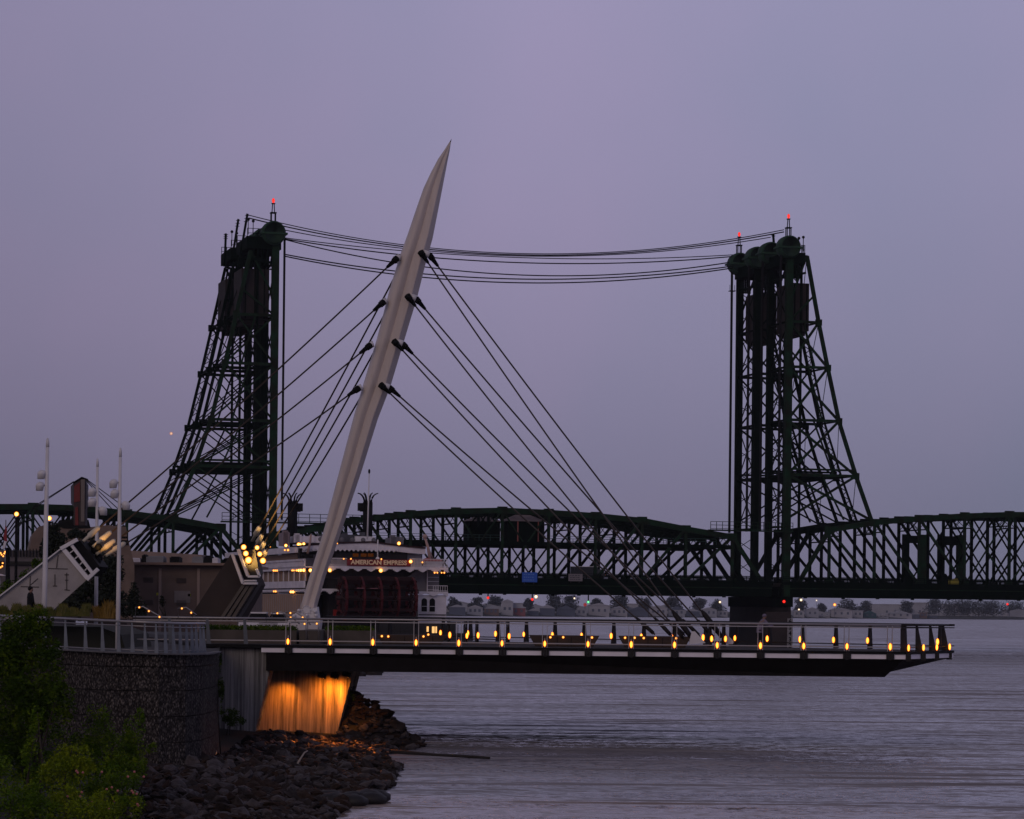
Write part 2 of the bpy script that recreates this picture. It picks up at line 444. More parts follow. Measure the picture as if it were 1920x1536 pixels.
    # sheave hoods
    for d in (d0, d1):
        m = MB(); cs, cz = dome_c; rr = 1.85; hw = 1.25; n = 24; rings = [(-hw, rr * .84), (-hw * .93, rr * .92), (-hw * .7, rr * .98), (0, rr), (hw * .7, rr * .98), (hw * .93, rr * .92), (hw, rr * .84)]
        vs_ = []; fs_ = []
        for dd, r_ in rings:
            for j in range(n):
                a = 2 * math.pi * j / n
                vs_.append(bw(cs + r_ * math.cos(a), d + dd, cz + r_ * math.sin(a)))
        for i in range(len(rings) - 1):
            for j in range(n): fs_.append((i * n + j, i * n + (j + 1) % n, (i + 1) * n + (j + 1) % n, (i + 1) * n + j))
        fs_.append(tuple(range(n))); fs_.append(tuple(range((len(rings) - 1) * n, len(rings) * n))[::-1])
        m.add(vs_, fs_, True)
        m.box(bw(cs, d, cz - .1), AX * (rr + .15), PX * (hw + .12), UP * .14)
        m.build('sheave_hood', mat('hood_green', (.010, .046, .022), .75, noise=.3, nscale=.8), t)
        # hoist ropes hang on the span side
        rs = fs - fd * 1.45 * (1.0 if side == 'right' else .95)
        m = MB()
        for q in (-.16, .16): m.bar(bw(rs, d + q, ZR + 8.5), bw(rs, d + q, cz - .6), .26, .14, PX)
        m.build('hoist_rope', M_black, t)
    # top railing and small lamp posts at the back edge
    for d in (d0 - .3, d1 + .3):
        m = MB()
        for zz in (zt + .2, zt + .9): m.bar(bw(fs + fd * 1.9, d, zz), bw(s_out + fd * .7, d, zz), .08, .08, PX)
        for k in range(4): m.bar(bw(lerp(fs + fd * 1.9, s_out + fd * .7, k / 3), d, zt - .3), bw(lerp(fs + fd * 1.9, s_out + fd * .7, k / 3), d, zt + .95), .09, .09, PX)
        m.build('top_railing', M_dgreen, t)
    m = MB(); m.bar(bw(fs - fd * .7, d1 + .5, zt - 4.0), bw(fs - fd * 1.7, d1 + .5, zt - 4.0), .1, 1.0, PX)
    for q in (.8, 1.2, 1.65): m.bar(bw(fs - fd * q, d1 + .4, zt - 4.0), bw(fs - fd * q, d1 + .4, zt - 3.0), .06, .06, PX)
    m.build('side_platform', M_dgreen, t)
    m = MB()
    for k in (0, 1):
        s = s_out + fd * (.55 - .75 * k)
        m.bar(bw(s, d0, zt), bw(s, d0, zt + 2.1 - .2 * k), .1, .1, PX); m.ball(bw(s, d0, zt + 2.25 - .2 * k), .24)
    m.build('floodlight', M_black, t)
    # masts
    has = {('left', 'nearer'): [(d0, 1)], ('right', 'nearer'): [(d0, 1)], ('right', 'farther'): [(d1, 1)]}.get((side, which), [])
    for d, _ in has:
        cs, cz = dome_c; b = cz + 1.75
        m = MB()
        for a in (-.32, .32):
            for q in (-.3, .3): m.bar(bw(cs + a, d + q, b - .2), bw(cs + a, d + q, b + 1.3), .13, .13, PX)
        m.box(bw(cs, d, b + 1.35), AX * .45, PX * .45, UP * .08)
        for a in (-.2, .2): m.bar(bw(cs + a, d, b + 1.4), bw(cs + a * .6, d, b + 2.7), .12, .12, PX)
        m.box(bw(cs, d, b + 2.75), AX * .26, PX * .26, UP * .06)
        mast = m.build('beacon_mast', M_dgreen, t)
        m = MB(); m.ball(bw(cs, d, b + 3.2), .22, .22, .38); m.build('beacon_lamp', M_redl, mast)
    poles = {('left', 'nearer'): [((447, 500), (464, 401))], ('left', 'farther'): [((433, 500), (447, 411)), ((421, 500), (423.5, 438))], ('right', 'farther'): [((1452, 470), (1449.5, 438))]}.get((side, which), [])
    for (x0, y0), (x1, y1) in poles:
        dd = d0 + 4
        a = bsz(x0, y0, dd); b = bsz(x1, y1, dd); m = MB()
        m.bar(bw(a[0], dd, a[1]), bw(b[0], dd, b[1]), .32, .3, PX)
        for k in range(3):
            u = .97 - .06 * k; m.bar(bw(lerp(a[0], b[0], u) - .35, dd, lerp(a[1], b[1], u)), bw(lerp(a[0], b[0], u) + .35, dd, lerp(a[1], b[1], u)), .08, .08, PX)
        m.build('cable_pole', M_dgreen, t)
    return t
for side in ('left', 'right'):
    tower(side, PL[0], PL[1], 'nearer'); tower(side, PL[2], PL[3], 'farther')

# ---- cables slung between the towers
SL = [((462, 402.5), (1470, 431), 58.6, 11), ((466, 409), (1470, 435), 56, 11.3), ((531, 431), (1445, 445), 42.5, 8), ((533, 446), (1375, 478), 20.5, 22),
      ((533, 448), (1375, 481), 27.5, 21.6), ((533, 449), (1375, 491), 44.9, 22), ((533, 477), (1375, 499), 35.0, 0), ((533, 480.5), (1375, 502.5), 38.5, .4)]
for i, ((xa, ya), (xb, yb), sag, d) in enumerate(SL):
    pts = []
    for k in range(33):
        t = k / 32
        s, z = bsz(lerp(xa, xb, t), lerp(ya, yb, t) + 4 * sag * t * (1 - t), d); pts.append(bw(s, d, z))
    m = MB(); m.tube(pts, .075 if i in (0, 2, 3) else .10, 5)
    o = m.build('slung_cable', M_black, None)
    tag(o, f'thin black cable sagging between the lift towers, {ORD[i]} of eight at the left tower', 'cable', 'cables slung between the lift towers')

# ---- control cabins on the lift span
def cabin(x0, x1, yt, yb, yr, d, label):
    s0, zt = bsz(x0, yt, d); s1, _ = bsz(x1, yt, d); _, zb = bsz(x0, yb, d); _, zr = bsz((x0 + x1) / 2, yr, d)
    t = thing('control_cabin', bw((s0 + s1) / 2, d, zb), label, 'cabin', 'machinery cabins on the lift spans')
    m = MB(); m.box(bw((s0 + s1) / 2, d + 2, (zb + zt) / 2), AX * (s1 - s0) / 2, PX * 2, UP * (zt - zb) / 2)
    m.build('wall', M_dgreen, t)
    m = MB(); c = (s0 + s1) / 2; e_ = .35
    m.add([bw(s0 - e_, d - e_, zt), bw(s1 + e_, d - e_, zt), bw(s1 + e_, d + 4 + e_, zt), bw(s0 - e_, d + 4 + e_, zt), bw(lerp(s0, s1, .3), d + 2, zr), bw(lerp(s0, s1, .7), d + 2, zr)],
          [(3, 2, 1, 0), (0, 1, 5, 4), (1, 2, 5), (2, 3, 4, 5), (3, 0, 4)])
    m.build('roof', mat('cabin_roof', (.20, .15, .15), .8, noise=.3, nscale=.8), t)
    return t, s0, s1, zb, zt
t, s0, s1, zb, zt = cabin(952, 1021, 977, 1018, 965, 1.2, 'dark cabin with pale hipped roof and two reddish posts amid the lift span')
MB().bar(bw(s0 + 1.6, 1.05, zb), bw(s0 + 1.6, 1.05, zt), .16, .1, PX).build('post', mat('red_post', (.28, .08, .07), .7), t)
MB().bar(bw(s0 + 4.9, 1.05, zb), bw(s0 + 4.9, 1.05, zt), .13, .1, PX).build('post', mat('red_post', (.28, .08, .07), .7), t)
cabin(881, 938, 977, 1016, 968, 15, 'dark cabin with pale hipped roof and no red posts, left amid the lift span')

# ---- signs, gantries, truck
def plate(name, x0, y0, x1, y1, d, m_, label, cat, lines=0, lc=None):
    s0, z1 = bsz(x0, y0, d); s1, z0 = bsz(x1, y1, d)
    t = thing(name, bw((s0 + s1) / 2, d, z0), label, cat)
    MB().box(bw((s0 + s1) / 2, d, (z0 + z1) / 2), AX * (s1 - s0) / 2, PX * .05, UP * (z1 - z0) / 2).build('panel', m_, t)
    m = MB()
    for q in (.2, .8): m.bar(bw(lerp(s0, s1, q), d + .2, z0 - .3), bw(lerp(s0, s1, q), d + .2, z1), .1, .1, PX)
    m.build('bracket', M_dark, t)
    if lines:
        m = MB()
        for k in range(lines):
            z = lerp(z1, z0, (k + .8) / (lines + .6)); s = s0 + .25
            while s < s1 - .5:
                L = rnd.uniform(.15, .4); m.box(bw(s + L / 2, d - .07, z), AX * L / 2, PX * .012, UP * .07); s += L + .12
        m.build('lettering', lc, t)
plate('road_sign', 979, 1073, 1007, 1092, -.8, mat('sign_blue', (.02, .09, .42), .5), 'blue road sign board hung on the nearer lift span railing', 'sign', 3, mat('sign_pale', (.10, .20, .50), .5))
plate('notice_board', 1066, 1076, 1092, 1090, -.8, mat('sign_grey', (.17, .15, .16), .6), 'pale grey notice board right of the blue road sign', 'sign', 3, mat('sign_ink', (.05, .05, .06), .6))
s0, zt_ = bsz(1071, 1062, 4); s1, _ = bsz(1131, 1062, 4)
t = thing('box_truck', bw((s0 + s1) / 2, 4, ZR), 'dark box truck with pale roof driving on the lift span', 'truck')
MB().box(bw((s0 + s1) / 2 - .5, 4, ZR + 1.30), AX * 1.9, PX * 1.2, UP * .85).build('cargo_box', mat('truck_box', (.02, .022, .03), .6), t)
MB().box(bw((s0 + s1) / 2 - .5, 4, ZR + 2.19), AX * 1.92, PX * 1.22, UP * .035).build('roof', M_white, t)
MB().hexa([bw((s0 + s1) / 2 + a, 4 + b, ZR + c) for c, lst in ((.7, ((1.45, -1.1), (2.7, -1.1), (2.7, 1.1), (1.45, 1.1))), (1.8, ((1.45, -1.1), (2.3, -1.1), (2.3, 1.1), (1.45, 1.1)))) for a, b in lst]).build('cab', mat('truck_cab', (.05, .05, .055), .5), t)
for k in (-1.7, 1.9):
    m = MB(); m.tube([bw((s0 + s1) / 2 + k, 2.8, ZR + .45), bw((s0 + s1) / 2 + k, 5.2, ZR + .45)], .45, 12); m.build('wheel', M_black, t)
MB().box(bw((s0 + s1) / 2 + 2.7, 3.2, ZR + .9), AX * .05, PX * .15, UP * .1).build('headlight', mat('dull_orange', (.5, .12, .06), .5), t)
def gantry(xa, xb, xc, y0, y1, d, label):
    sa, zt = bsz(xa, y0, d); sb, _ = bsz(xb, y0, d); _, zl = bsz(xa, y1, d); sc_, _ = bsz(xc, y0, d)
    t = thing('bridge_gantry', bw((sa + sb) / 2, d, ZR), label, 'gantry', 'dark box columns on the right span')
    MB().box(bw(sa, d, (ZR + zt) / 2), AX * .45, PX * .4, UP * (zt - ZR) / 2).build('column', M_dgreen, t)
    MB().box(bw(sb, d, (ZR + zt) / 2), AX * .62, PX * .4, UP * (zt - ZR) / 2).build('column', M_green, t)
    MB().box(bw((sa + sb) / 2, d, (zt + zl) / 2 - .2), AX * ((sb - sa) / 2), PX * .35, UP * (zt - zl) / 2).build('crossbeam', M_dgreen, t)
    m = MB(); m.hexa([bw(sa + a, d + b, z) for z, L in ((ZR, 2.0), (ZR + 2.0, .5)) for a, b in ((.4, -.3), (.4 + L, -.3), (.4 + L, .3), (.4, .3))]); m.build('brace', M_dgreen, t)
gantry(1698, 1729, 0, 1002, 1016, 1.0, 'dark green portal of two box columns, left one on the right span')
gantry(1764, 1801, 0, 1003, 1020, 9.0, 'black portal of two box columns with a thin rod, right one on the right span')
o = MB().box(bw(*[bsz(1788, 1085, 3)[0], 3, ZR + .55]), AX * .75, PX * .4, UP * .35).box(bw(bsz(1788, 1085, 3)[0] + .3, 3, ZR + 1.0), AX * .3, PX * .35, UP * .15).build('equipment_case', mat('yellow_dull', (.33, .28, .04), .6), None)
tag(o, 'small yellow equipment case on the deck by the right portal', 'equipment')

# ---- bridge piers
def bpier(x0, x1, ytop, label, side):
    d0, d1 = -2.0, 24.0
    s0 = bsz(x0 + 95, ytop)[0] if side == 'right' else bsz(x0, ytop)[0]
    s1 = bsz(x1 - 8, ytop)[0]; s0 += .9
    t = thing('bridge_pier', bw((s0 + s1) / 2, 11, -2), label, 'bridge pier', 'concrete piers under the lift towers')
    zt = ZB - .35
    m = MB()
    m.hexa([bw(s0 - .2, d0, -3), bw(s1 + .4, d0, -3), bw(s1 + .4, d1, -3), bw(s0 - .2, d1, -3), bw(s0, d0 + .2, zt - 1.3), bw(s1, d0 + .2, zt - 1.3), bw(s1, d1 - .2, zt - 1.3), bw(s0, d1 - .2, zt - 1.3)])
    m.build('shaft', mat('pier_dark', (.022, .018, .020), .95, noise=.4, nscale=.3), t)
    m = MB(); m.box(bw((s0 + s1) / 2, 11, 8.02), AX * ((s1 - s0) / 2 + .25), PX * 13.05, UP * .82); m.build('cap', M_dgreen, t)
    m = MB(); m.box(bw(s1 - 2.3, d0 - .1, 3.8), AX * 2.1, PX * .22, UP * 2.6); m.build('buttress', mat('pier_brown', (.035, .025, .025), .9, noise=.4, nscale=.5), t)
    return t, s0, s1, d0
t, s0, s1, d0 = bpier(1363, 1483, 1125, 'dark concrete pier under the right lift tower with a red lamp and clearance gauge', 'right')
bpier(400, 520, 1120, 'dark concrete pier under the left lift tower, behind the riverboat', 'left')
sg = bsz(1470, 1190)[0]
t2 = thing('clearance_gauge', bw(sg, -2.5, 1), 'pale vertical clearance gauge board with dark numerals on the right bridge pier', 'gauge')
MB().box(bw(sg, -2.5, 3.0), AX * .45, PX * .05, UP * 2.4).build('board', mat('gauge_pale', (.22, .21, .22), .7, noise=.3, nscale=3), t2)
text('numerals', '6\n5\n4\n3\n2', .95, bw(sg, -2.57, 3.0), AX, UP, M_black, t2, offset=.03)
# navigation lights
def nav(x, y, d, m_, label, r=.22, drop=True):
    s, z = bsz(x, y, d)
    t = thing('navigation_light', bw(s, d, z), label, 'navigation light', 'navigation lights under the bridge')
    MB().ball(bw(s, d, z), r, n=8, m=5).build('lamp', m_, t)
    if drop: MB().bar(bw(s, d, z + r * .6), bw(s, d, max(z + r + .3, ZB + .3)), .16, .16, PX).build('hanger', M_dgreen, t)
nav(915, 1121, 0, M_redl, 'red lamp hanging under the lift span, left one of two')
nav(998, 1124, 0, M_redl, 'red lamp hanging under the lift span beside the yellow lamp')
nav(1005, 1119, 0, M_whl, 'yellow lamp under the lift span next to a red lamp', .3)
nav(1103, 1129, 14, M_grnl, 'green lamp under the lift span', .24)
nav(1470, 1128, -2.6, M_redl, 'red lamp at the top of the right bridge pier', .25, False)
nav(1502, 1125, 8, M_whl, 'pale yellow lamp just right of the right bridge pier', .24)
# ================================================================== cable-stayed pier
DZ = 4.75                                    # deck level
def yn(px): return 125.4 - (px - 500) / 1200 * 1.0     # depth of the near edge
def near(px, z, off=0.0):
    Y = yn(px) + off
    return V(((px - 960) / F * Y, Y, z))
NEAR_PX = [541, 620, 700, 781, 861, 942, 1022, 1103, 1184, 1265, 1345, 1426, 1507, 1588, 1669]
TIP_PX = [(1703, 124.5), (1731, 126.4), (1756, 128.3), (1780, 130.2)]
def far_pt(k, z):
    u = (803 - 59.4 * k) / (1 + .0092 * k); Y = 130.9 * (1 + .0092 * k)
    return V((u / F * Y, Y, z))
T1 = near(1695, 0); T2 = V(((1783 - 960) / F * 130.6, 130.6, 0))
poly = [near(388, 0), T1, T2, far_pt(20, 0), far_pt(26, 0) + V((-6, 6, 0)), V((-20, 150, 0))]
pier = thing('cable_stayed_pier', V((0, 128, 3.6)), 'long dark cantilevered pier deck pointing right over the river', 'pier')
m = MB(); m.prism([V((p.x, p.y, 4.60)) for p in poly], (0, 0, .14)); m.build('deck', mat('deck_grey', (.05, .045, .047), .85, noise=.3, nscale=1, spec=.1), pier)
# soffit edge beam: dark
gx0, gx1 = near(515, 0).x, near(1660, 0).x
m = MB()
a, b = near(515, 0), near(1697, 0); zt, zb = 4.32, 3.55
e1, e2 = near(1515, 0), near(1500, 0)
# near girder with a chamfered outer end
face = [V((a.x, a.y, zt)), V((a.x, a.y, zb)), V((near(1655, 0).x, yn(1655) + .5, zb)), V((T2.x + .2, T2.y, 4.36)), V((T1.x, T1.y, zt))]
g_top = [near(500, 4.40), V((T1.x, T1.y, 4.40)), V((T2.x, T2.y, 4.40)), far_pt(20, 4.40)]
q1 = near(1660, zb, 1.0); q2 = far_pt(1.6, zb)
g_bot = [near(500, zb, .05), q1, q2, far_pt(20, zb)]
m.add(g_top + g_bot, [(0, 1, 2, 3)[::-1], (4, 5, 6, 7)[::-1], (0, 4, 5, 1), (1, 5, 6, 2), (2, 6, 7, 3), (3, 7, 4, 0)])
m.build('box_girder', mat('girder_dark', (.012, .010, .010), .8, noise=.25, nscale=1.5, spec=.08), pier)
# pale fascia strip
m = MB()
segs = [(near(491, 0, -.06), V((T1.x + .05, T1.y - .06, 0))), (V((T1.x + .05, T1.y - .06, 0)), V((T2.x + .1, T2.y, 0)))]
for p, q in segs: m.bar(V((p.x, p.y, 4.525)), V((q.x, q.y, 4.525)), .225, .08, V((0, 1, 0)))
fk = V((far_pt(0, 0).x, far_pt(0, 0).y + .2, 0)); fl = far_pt(22, 0)
m.bar(V((T2.x + .1, T2.y, 4.525)), V((fl.x, fl.y + .2, 4.525)), .225, .08, V((0, 1, 0)))
m.build('fascia', M_fascia, pier)
m = MB()
for p, q in segs: m.bar(V((p.x, p.y - .02, 4.70)), V((q.x, q.y - .02, 4.70)), .13, .16, V((0, 1, 0)))
p0, p1 = near(385, 0, -.06), near(491, 0, -.06)
m.bar(V((p0.x, p0.y, 4.70)), V((p1.x, p1.y, 4.70)), .16, .16, V((0, 1, 0)))
m.build('edge_tube', M_black, pier)
for px in NEAR_PX:
    m = MB()
    c = near(px + 1, 4.53, -.13)
    for q in (-.13, .13): m.box(c + V((q, 0, 0)), (.05, 0, 0), (0, .08, 0), (0, 0, .14))
    m.box(c, (.07, 0, 0), (0, .05, 0), (0, 0, .17)); m.build('post_bracket', M_dark, pier)
for px, Y in TIP_PX:
    c = V(((px - 960) / F * Y, Y - .1, 4.5)); m = MB(); m.box(c, (.12, 0, 0), (0, .1, 0), (0, 0, .18)); m.build('post_bracket', M_dark, pier)
# undershoot floodlights
FL = [(605, 1264), (629, 1265), (651, 1262)]
for i, (x, y) in enumerate(FL):
    p = at(x, y, 127.1)
    t = thing('floodlight', p, f"black floodlight under the pier girder, {['left', 'middle', 'right'][i]} of three shining on the abutment", 'floodlight', 'floodlights under the pier')
    m = MB(); m.bar(p + V((0, 0, .28)), p, .06, .06); m.tube([p + V((-.22, .0, -.02)), p + V((.16, .0, -.12))], .13, 10); m.build('housing', M_black, t)
    m = MB(); m.ball(p + V((.05, -.03, -.17)), .05, n=8, m=5); m.build('lens', M_warm, t)

# ---- railings
def rail_post(parent, base, along, inward, lz, style, lamp=True, h=1.30):
    """one tapered double-plate post; along = rail direction, inward = towards the deck"""
    m = MB(); al = along.normalized(); iw = inward.normalized()
    if style == 'thin':
        for q in (-.11, .11):
            c = base + al * q
            m.hexa([c - al * .014 - iw * .10, c + al * .014 - iw * .10, c + al * .014 + iw * .10, c - al * .014 + iw * .10,
                    c - al * .014 - iw * .03 + UP * h, c + al * .014 - iw * .03 + UP * h, c + al * .014 + iw * .03 + UP * h, c - al * .014 + iw * .03 + UP * h])
        m.box(base + UP * .18, al * .02, iw * .04, UP * .28)
    else:
        wd = .17 if style == 'wide' else .12
        for q in (-.045, .045):
            c = base + al * q
            m.hexa([c - al * .02 - iw * wd, c + al * .02 - iw * wd, c + al * .02 + iw * wd, c - al * .02 + iw * wd,
                    c - al * .02 - iw * .05 + UP * h, c + al * .02 - iw * .05 + UP * h, c + al * .02 + iw * .05 + UP * h, c - al * .02 + iw * .05 + UP * h])
    o = m.build('post', {'thin': M_steel, 'wide': M_dark, 'plaza': M_post}[style], parent)
    if lamp:
        q = base + iw * (.24 if style != 'thin' else -.16)
        vr = rnd.uniform(.86, 1.08); MB().ball(V((q.x, q.y, lz)), .082 * vr, .082 * vr, .165 * vr, n=12, m=8).build('lamp', M_amber, o)
    return o
def rails(parent, pts, zt, zb, cap=.05, wires=True, m_=None):
    m = MB(); m.tube([V((p[0], p[1], zt)) for p in pts], cap, 8)
    m.build('handrail', m_ or M_steel, parent)
    m = MB()
    for p, q in zip(pts, pts[1:]): m.bar(V((p[0], p[1], zt - .13)), V((q[0], q[1], zt - .13)), .045, .05, V((0, 1, 0)))
    m.build('top_bar', m_ or M_steel, parent)
    m = MB()
    for p, q in zip(pts, pts[1:]): m.bar(V((p[0], p[1], zb)), V((q[0], q[1], zb)), .05, .05, V((0, 1, 0)))
    m.build('bottom_bar', m_ or M_steel, parent)
ZT = 5.99
t = thing('pier_railing', near(1100, DZ), 'steel railing with amber lamps along the near edge of the pier', 'railing', 'railings of the pier')
for i, px in enumerate(NEAR_PX):
    rail_post(t, near(px, DZ), V((1, 0, 0)), V((0, 1, 0)), 4.925 + .0045 * i, 'thin', h=ZT - DZ)
rails(t, [near(px, 0) for px in (500, 800, 1100, 1400, 1690)], ZT, 4.96)
t = thing('pier_railing', V((T2.x, T2.y, DZ)), 'dark railing with amber lamps across the right tip of the pier', 'railing', 'railings of the pier')
al = (T2 - T1).normalized(); iw = V((-al.y, al.x, 0))
for px, Y in TIP_PX:
    p = V(((px - 960) / F * Y, Y, DZ - .15)); p.x -= .22
    m = MB()
    # fin post leaning out from wide foot to narrow head
    m.hexa([p + V((-.13, -.02, 0)), p + V((.26, -.02, 0)), p + V((.26, .02, 0)), p + V((-.13, .02, 0)), p + V((-.13, -.02, ZT - DZ + .1)), p + V((-.02, -.02, ZT - DZ + .1)), p + V((-.02, .02, ZT - DZ + .1)), p + V((-.13, .02, ZT - DZ + .1))])
    o = m.build('post', M_dark, t)
    MB().ball(p + V((.24, -.10, .34)), .068, .068, .16, n=12, m=8).build('lamp', M_amber, o)
rails(t, [V((T1.x - .1, T1.y, 0)), V((T2.x - .1, T2.y, 0))], ZT, 4.96, m_=M_dark)
t = thing('pier_railing', far_pt(10, DZ), 'steel railing with amber lamps along the far edge of the pier', 'railing', 'railings of the pier')
fd_ = (far_pt(0, 0) - far_pt(10, 0)).normalized(); fin = V((fd_.y, -fd_.x, 0))
for k in range(0, 19):
    rail_post(t, far_pt(k, DZ), fd_, fin, 5.17, 'wide', k < 17, h=ZT - DZ)
rails(t, [far_pt(k, 0) for k in (-.4, 5, 10, 15, 20.5)], ZT, 4.98, m_=M_dark)
t = thing('pier_railing', at(905, 1205, 140), 'short inner railing with lamps in the middle of the pier', 'railing', 'railings of the pier')
inn = [(841, 1192, 139), (873, 1193, 136), (894, 1193, 139), (952, 1194, 136)]
pts = []
for x, y, Y in inn:
    p = at(x, y, Y); pts.append(V((p.x, p.y, 0))); rail_post(t, V((p.x, p.y, DZ)), V((1, .2, 0)), V((.3, -1, 0)), 5.17, 'wide', h=1.22)
rails(t, pts, 5.96, 4.98, m_=M_dark)
t = thing('pier_railing', at(1344, 1205, 136), 'short railing with two lamps behind the stay cable feet', 'railing', 'railings of the pier')
pts = []
for x in (1331, 1357):
    p = at(x, 1197, 134); pts.append(V((p.x, p.y, 0))); rail_post(t, V((p.x, p.y, DZ)), V((1, .2, 0)), V((.3, -1, 0)), 5.17, 'wide', h=1.22)
rails(t, pts, 5.96, 4.98, m_=M_dark)
# ---- benches (timber plinths) on the pier with little lights
M_bench = mat('bench_timber', (.050, .030, .022), .8, noise=.4, nscale=2, vec=(.4, 1, 6))
def bench(x0, x1, y0, Y, lights, label):
    p0, p1 = at(x0, y0, Y), at(x1, y0, Y)
    t = thing('pier_bench', V(((p0.x + p1.x) / 2, Y, DZ)), label, 'bench', 'timber benches on the pier')
    z = p0.z; m = MB()
    m.hexa([V((p0.x + .3, Y, DZ)), V((p1.x - .3, Y, DZ)), V((p1.x - .3, Y + 1.2, DZ)), V((p0.x + .3, Y + 1.2, DZ)), V((p0.x, Y, z)), V((p1.x, Y, z)), V((p1.x, Y + 1.2, z)), V((p0.x, Y + 1.2, z))])
    m.build('seat', M_bench, t)
    n = int((p1.x - p0.x) / .6)
    for k in range(1, n):
        m = MB(); m.box(V((lerp(p0.x, p1.x, k / n), Y - .015, (DZ + z) / 2 - .03)), (.012, 0, 0), (0, .01, 0), (0, 0, (z - DZ) / 2 - .05)); m.build('joint', M_black, t)
    for lx, ly in lights:
        q = at(lx, ly, Y - .12); MB().ball(q, .065, n=8, m=5).build('lamp', M_warm, t)
bench(992, 1124, 1191, 131, [(1032, 1195), (1056, 1195), (1110, 1195.5)], 'dark timber bench with small lights, middle one of three on the pier')
bench(1161, 1296, 1192.5, 131, [(1172, 1196), (1190, 1196), (1207, 1196.5), (1229, 1196.5), (1268, 1197)], 'dark timber bench with five small lights beside the stay cable feet')
bench(706, 838, 1190, 134, [(716, 1193), (728, 1193.5), (794, 1193.5), (803, 1190)], 'dark timber bench nearest the white mast, before a lit window')

# ---- mast
base_Y, tip_Y = 138.0, 135.2
LEFTE = [(1152, 558), (1130, 566), (1080, 581), (1000, 606), (880, 637.5), (780, 664), (720, 682), (640, 706), (550, 729), (490, 747), (440, 765), (395, 780), (355, 794), (325, 808), (300, 821), (282, 833), (266, 843)]
RIGHTE = [(1152, 590), (1130, 595), (1080, 609), (1000, 637), (880, 677), (780, 708), (720, 731), (640, 755), (550, 782), (490, 797), (440, 811), (395, 820), (355, 828), (325, 834), (300, 839), (282, 843), (266, 845.5)]
def mastY(y): return lerp(base_Y, tip_Y, (1152 - y) / 890)
prof = [(-1.0, .35), (-.93, .02), (-.72, -.30), (-.50, -.44), (-.28, -.40), (-.10, -.24), (0.0, -.17), (.04, -.20), (.40, -.34), (.60, -.44), (.66, -.42), (.95, .22), (1.0, .35), (.7, .8), (0, .95), (-.7, .8)]
mast = thing('pier_mast', at(572, 1168, base_Y), 'tall white tapering mast leaning right above the pier, with stay cable lugs', 'mast')
vs_, fs_ = [], []
for (y, xl), (_, xr) in zip(LEFTE, RIGHTE):
    Y = mastY(y); c = at((xl + xr) / 2, y, Y); hw = (xr - xl) / 2 / F * Y
    sk = 1.0
    for u, v in prof: vs_.append(c + V((u * hw, v * hw * 1.35, -u * hw * .22)))
n = len(prof)
for i in range(len(LEFTE) - 1):
    for j in range(n): fs_.append((i * n + j, i * n + (j + 1) % n, (i + 1) * n + (j + 1) % n, (i + 1) * n + j))
m = MB()
# smooth shading only on the rounded left half
for f in fs_:
    pass
m.v = [tuple(p) for p in vs_]; m.f = fs_ + [tuple(range(n))[::-1], tuple(range((len(LEFTE) - 1) * n, len(LEFTE) * n))]
m.sm = [((k % n) in (0, 1, 2, 3, 4)) for k in range(len(fs_))] + [False, False]
body = m.build('shaft', M_mast, mast)
tp = at(844.5, 266, tip_Y); MB().tube([tp, at(846.5, 260.5, tip_Y)], .035, 6, r2=.005).build('tip', M_dark, mast)
m = MB()
def plate3(pts, Y, th, m):   # flat plate traced in its own plane with real thickness
    m.prism([at(x, y, Y) for x, y in pts], (0, th, 0)); return m
plate3([(566, 1143), (561, 1143), (542, 1161), (545, 1166), (598, 1166), (594, 1138), (590, 1140)], 137.3, 1.4, m)
m.build('base_shoe', M_white, mast)
m = MB(); plate3([(540, 1163), (538, 1173), (556, 1187), (597, 1187), (600, 1163)], 137.0, 2.0, m); m.build('pedestal', mat('pedestal', (.60, .55, .58), .6, noise=.2, nscale=1), mast)
m = MB()
for x, y in ((560, 1145), (551, 1155), (590, 1147), (592, 1154), (575, 1154)): m.ball(at(x, y, 137.15), .09, n=8, m=5)
for k in range(10):
    a = 2 * math.pi * k / 10; m.ball(at(574, 1144, 137.2) + V((.22 * math.cos(a), 0, .22 * math.sin(a))), .035, n=6, m=4)
m.build('bolts', M_white, mast)
m = MB(); m.tube([at(575, 1143, 137.25), at(575, 1143, 138.3)], .2, 14); m.build('pin', M_white, mast)
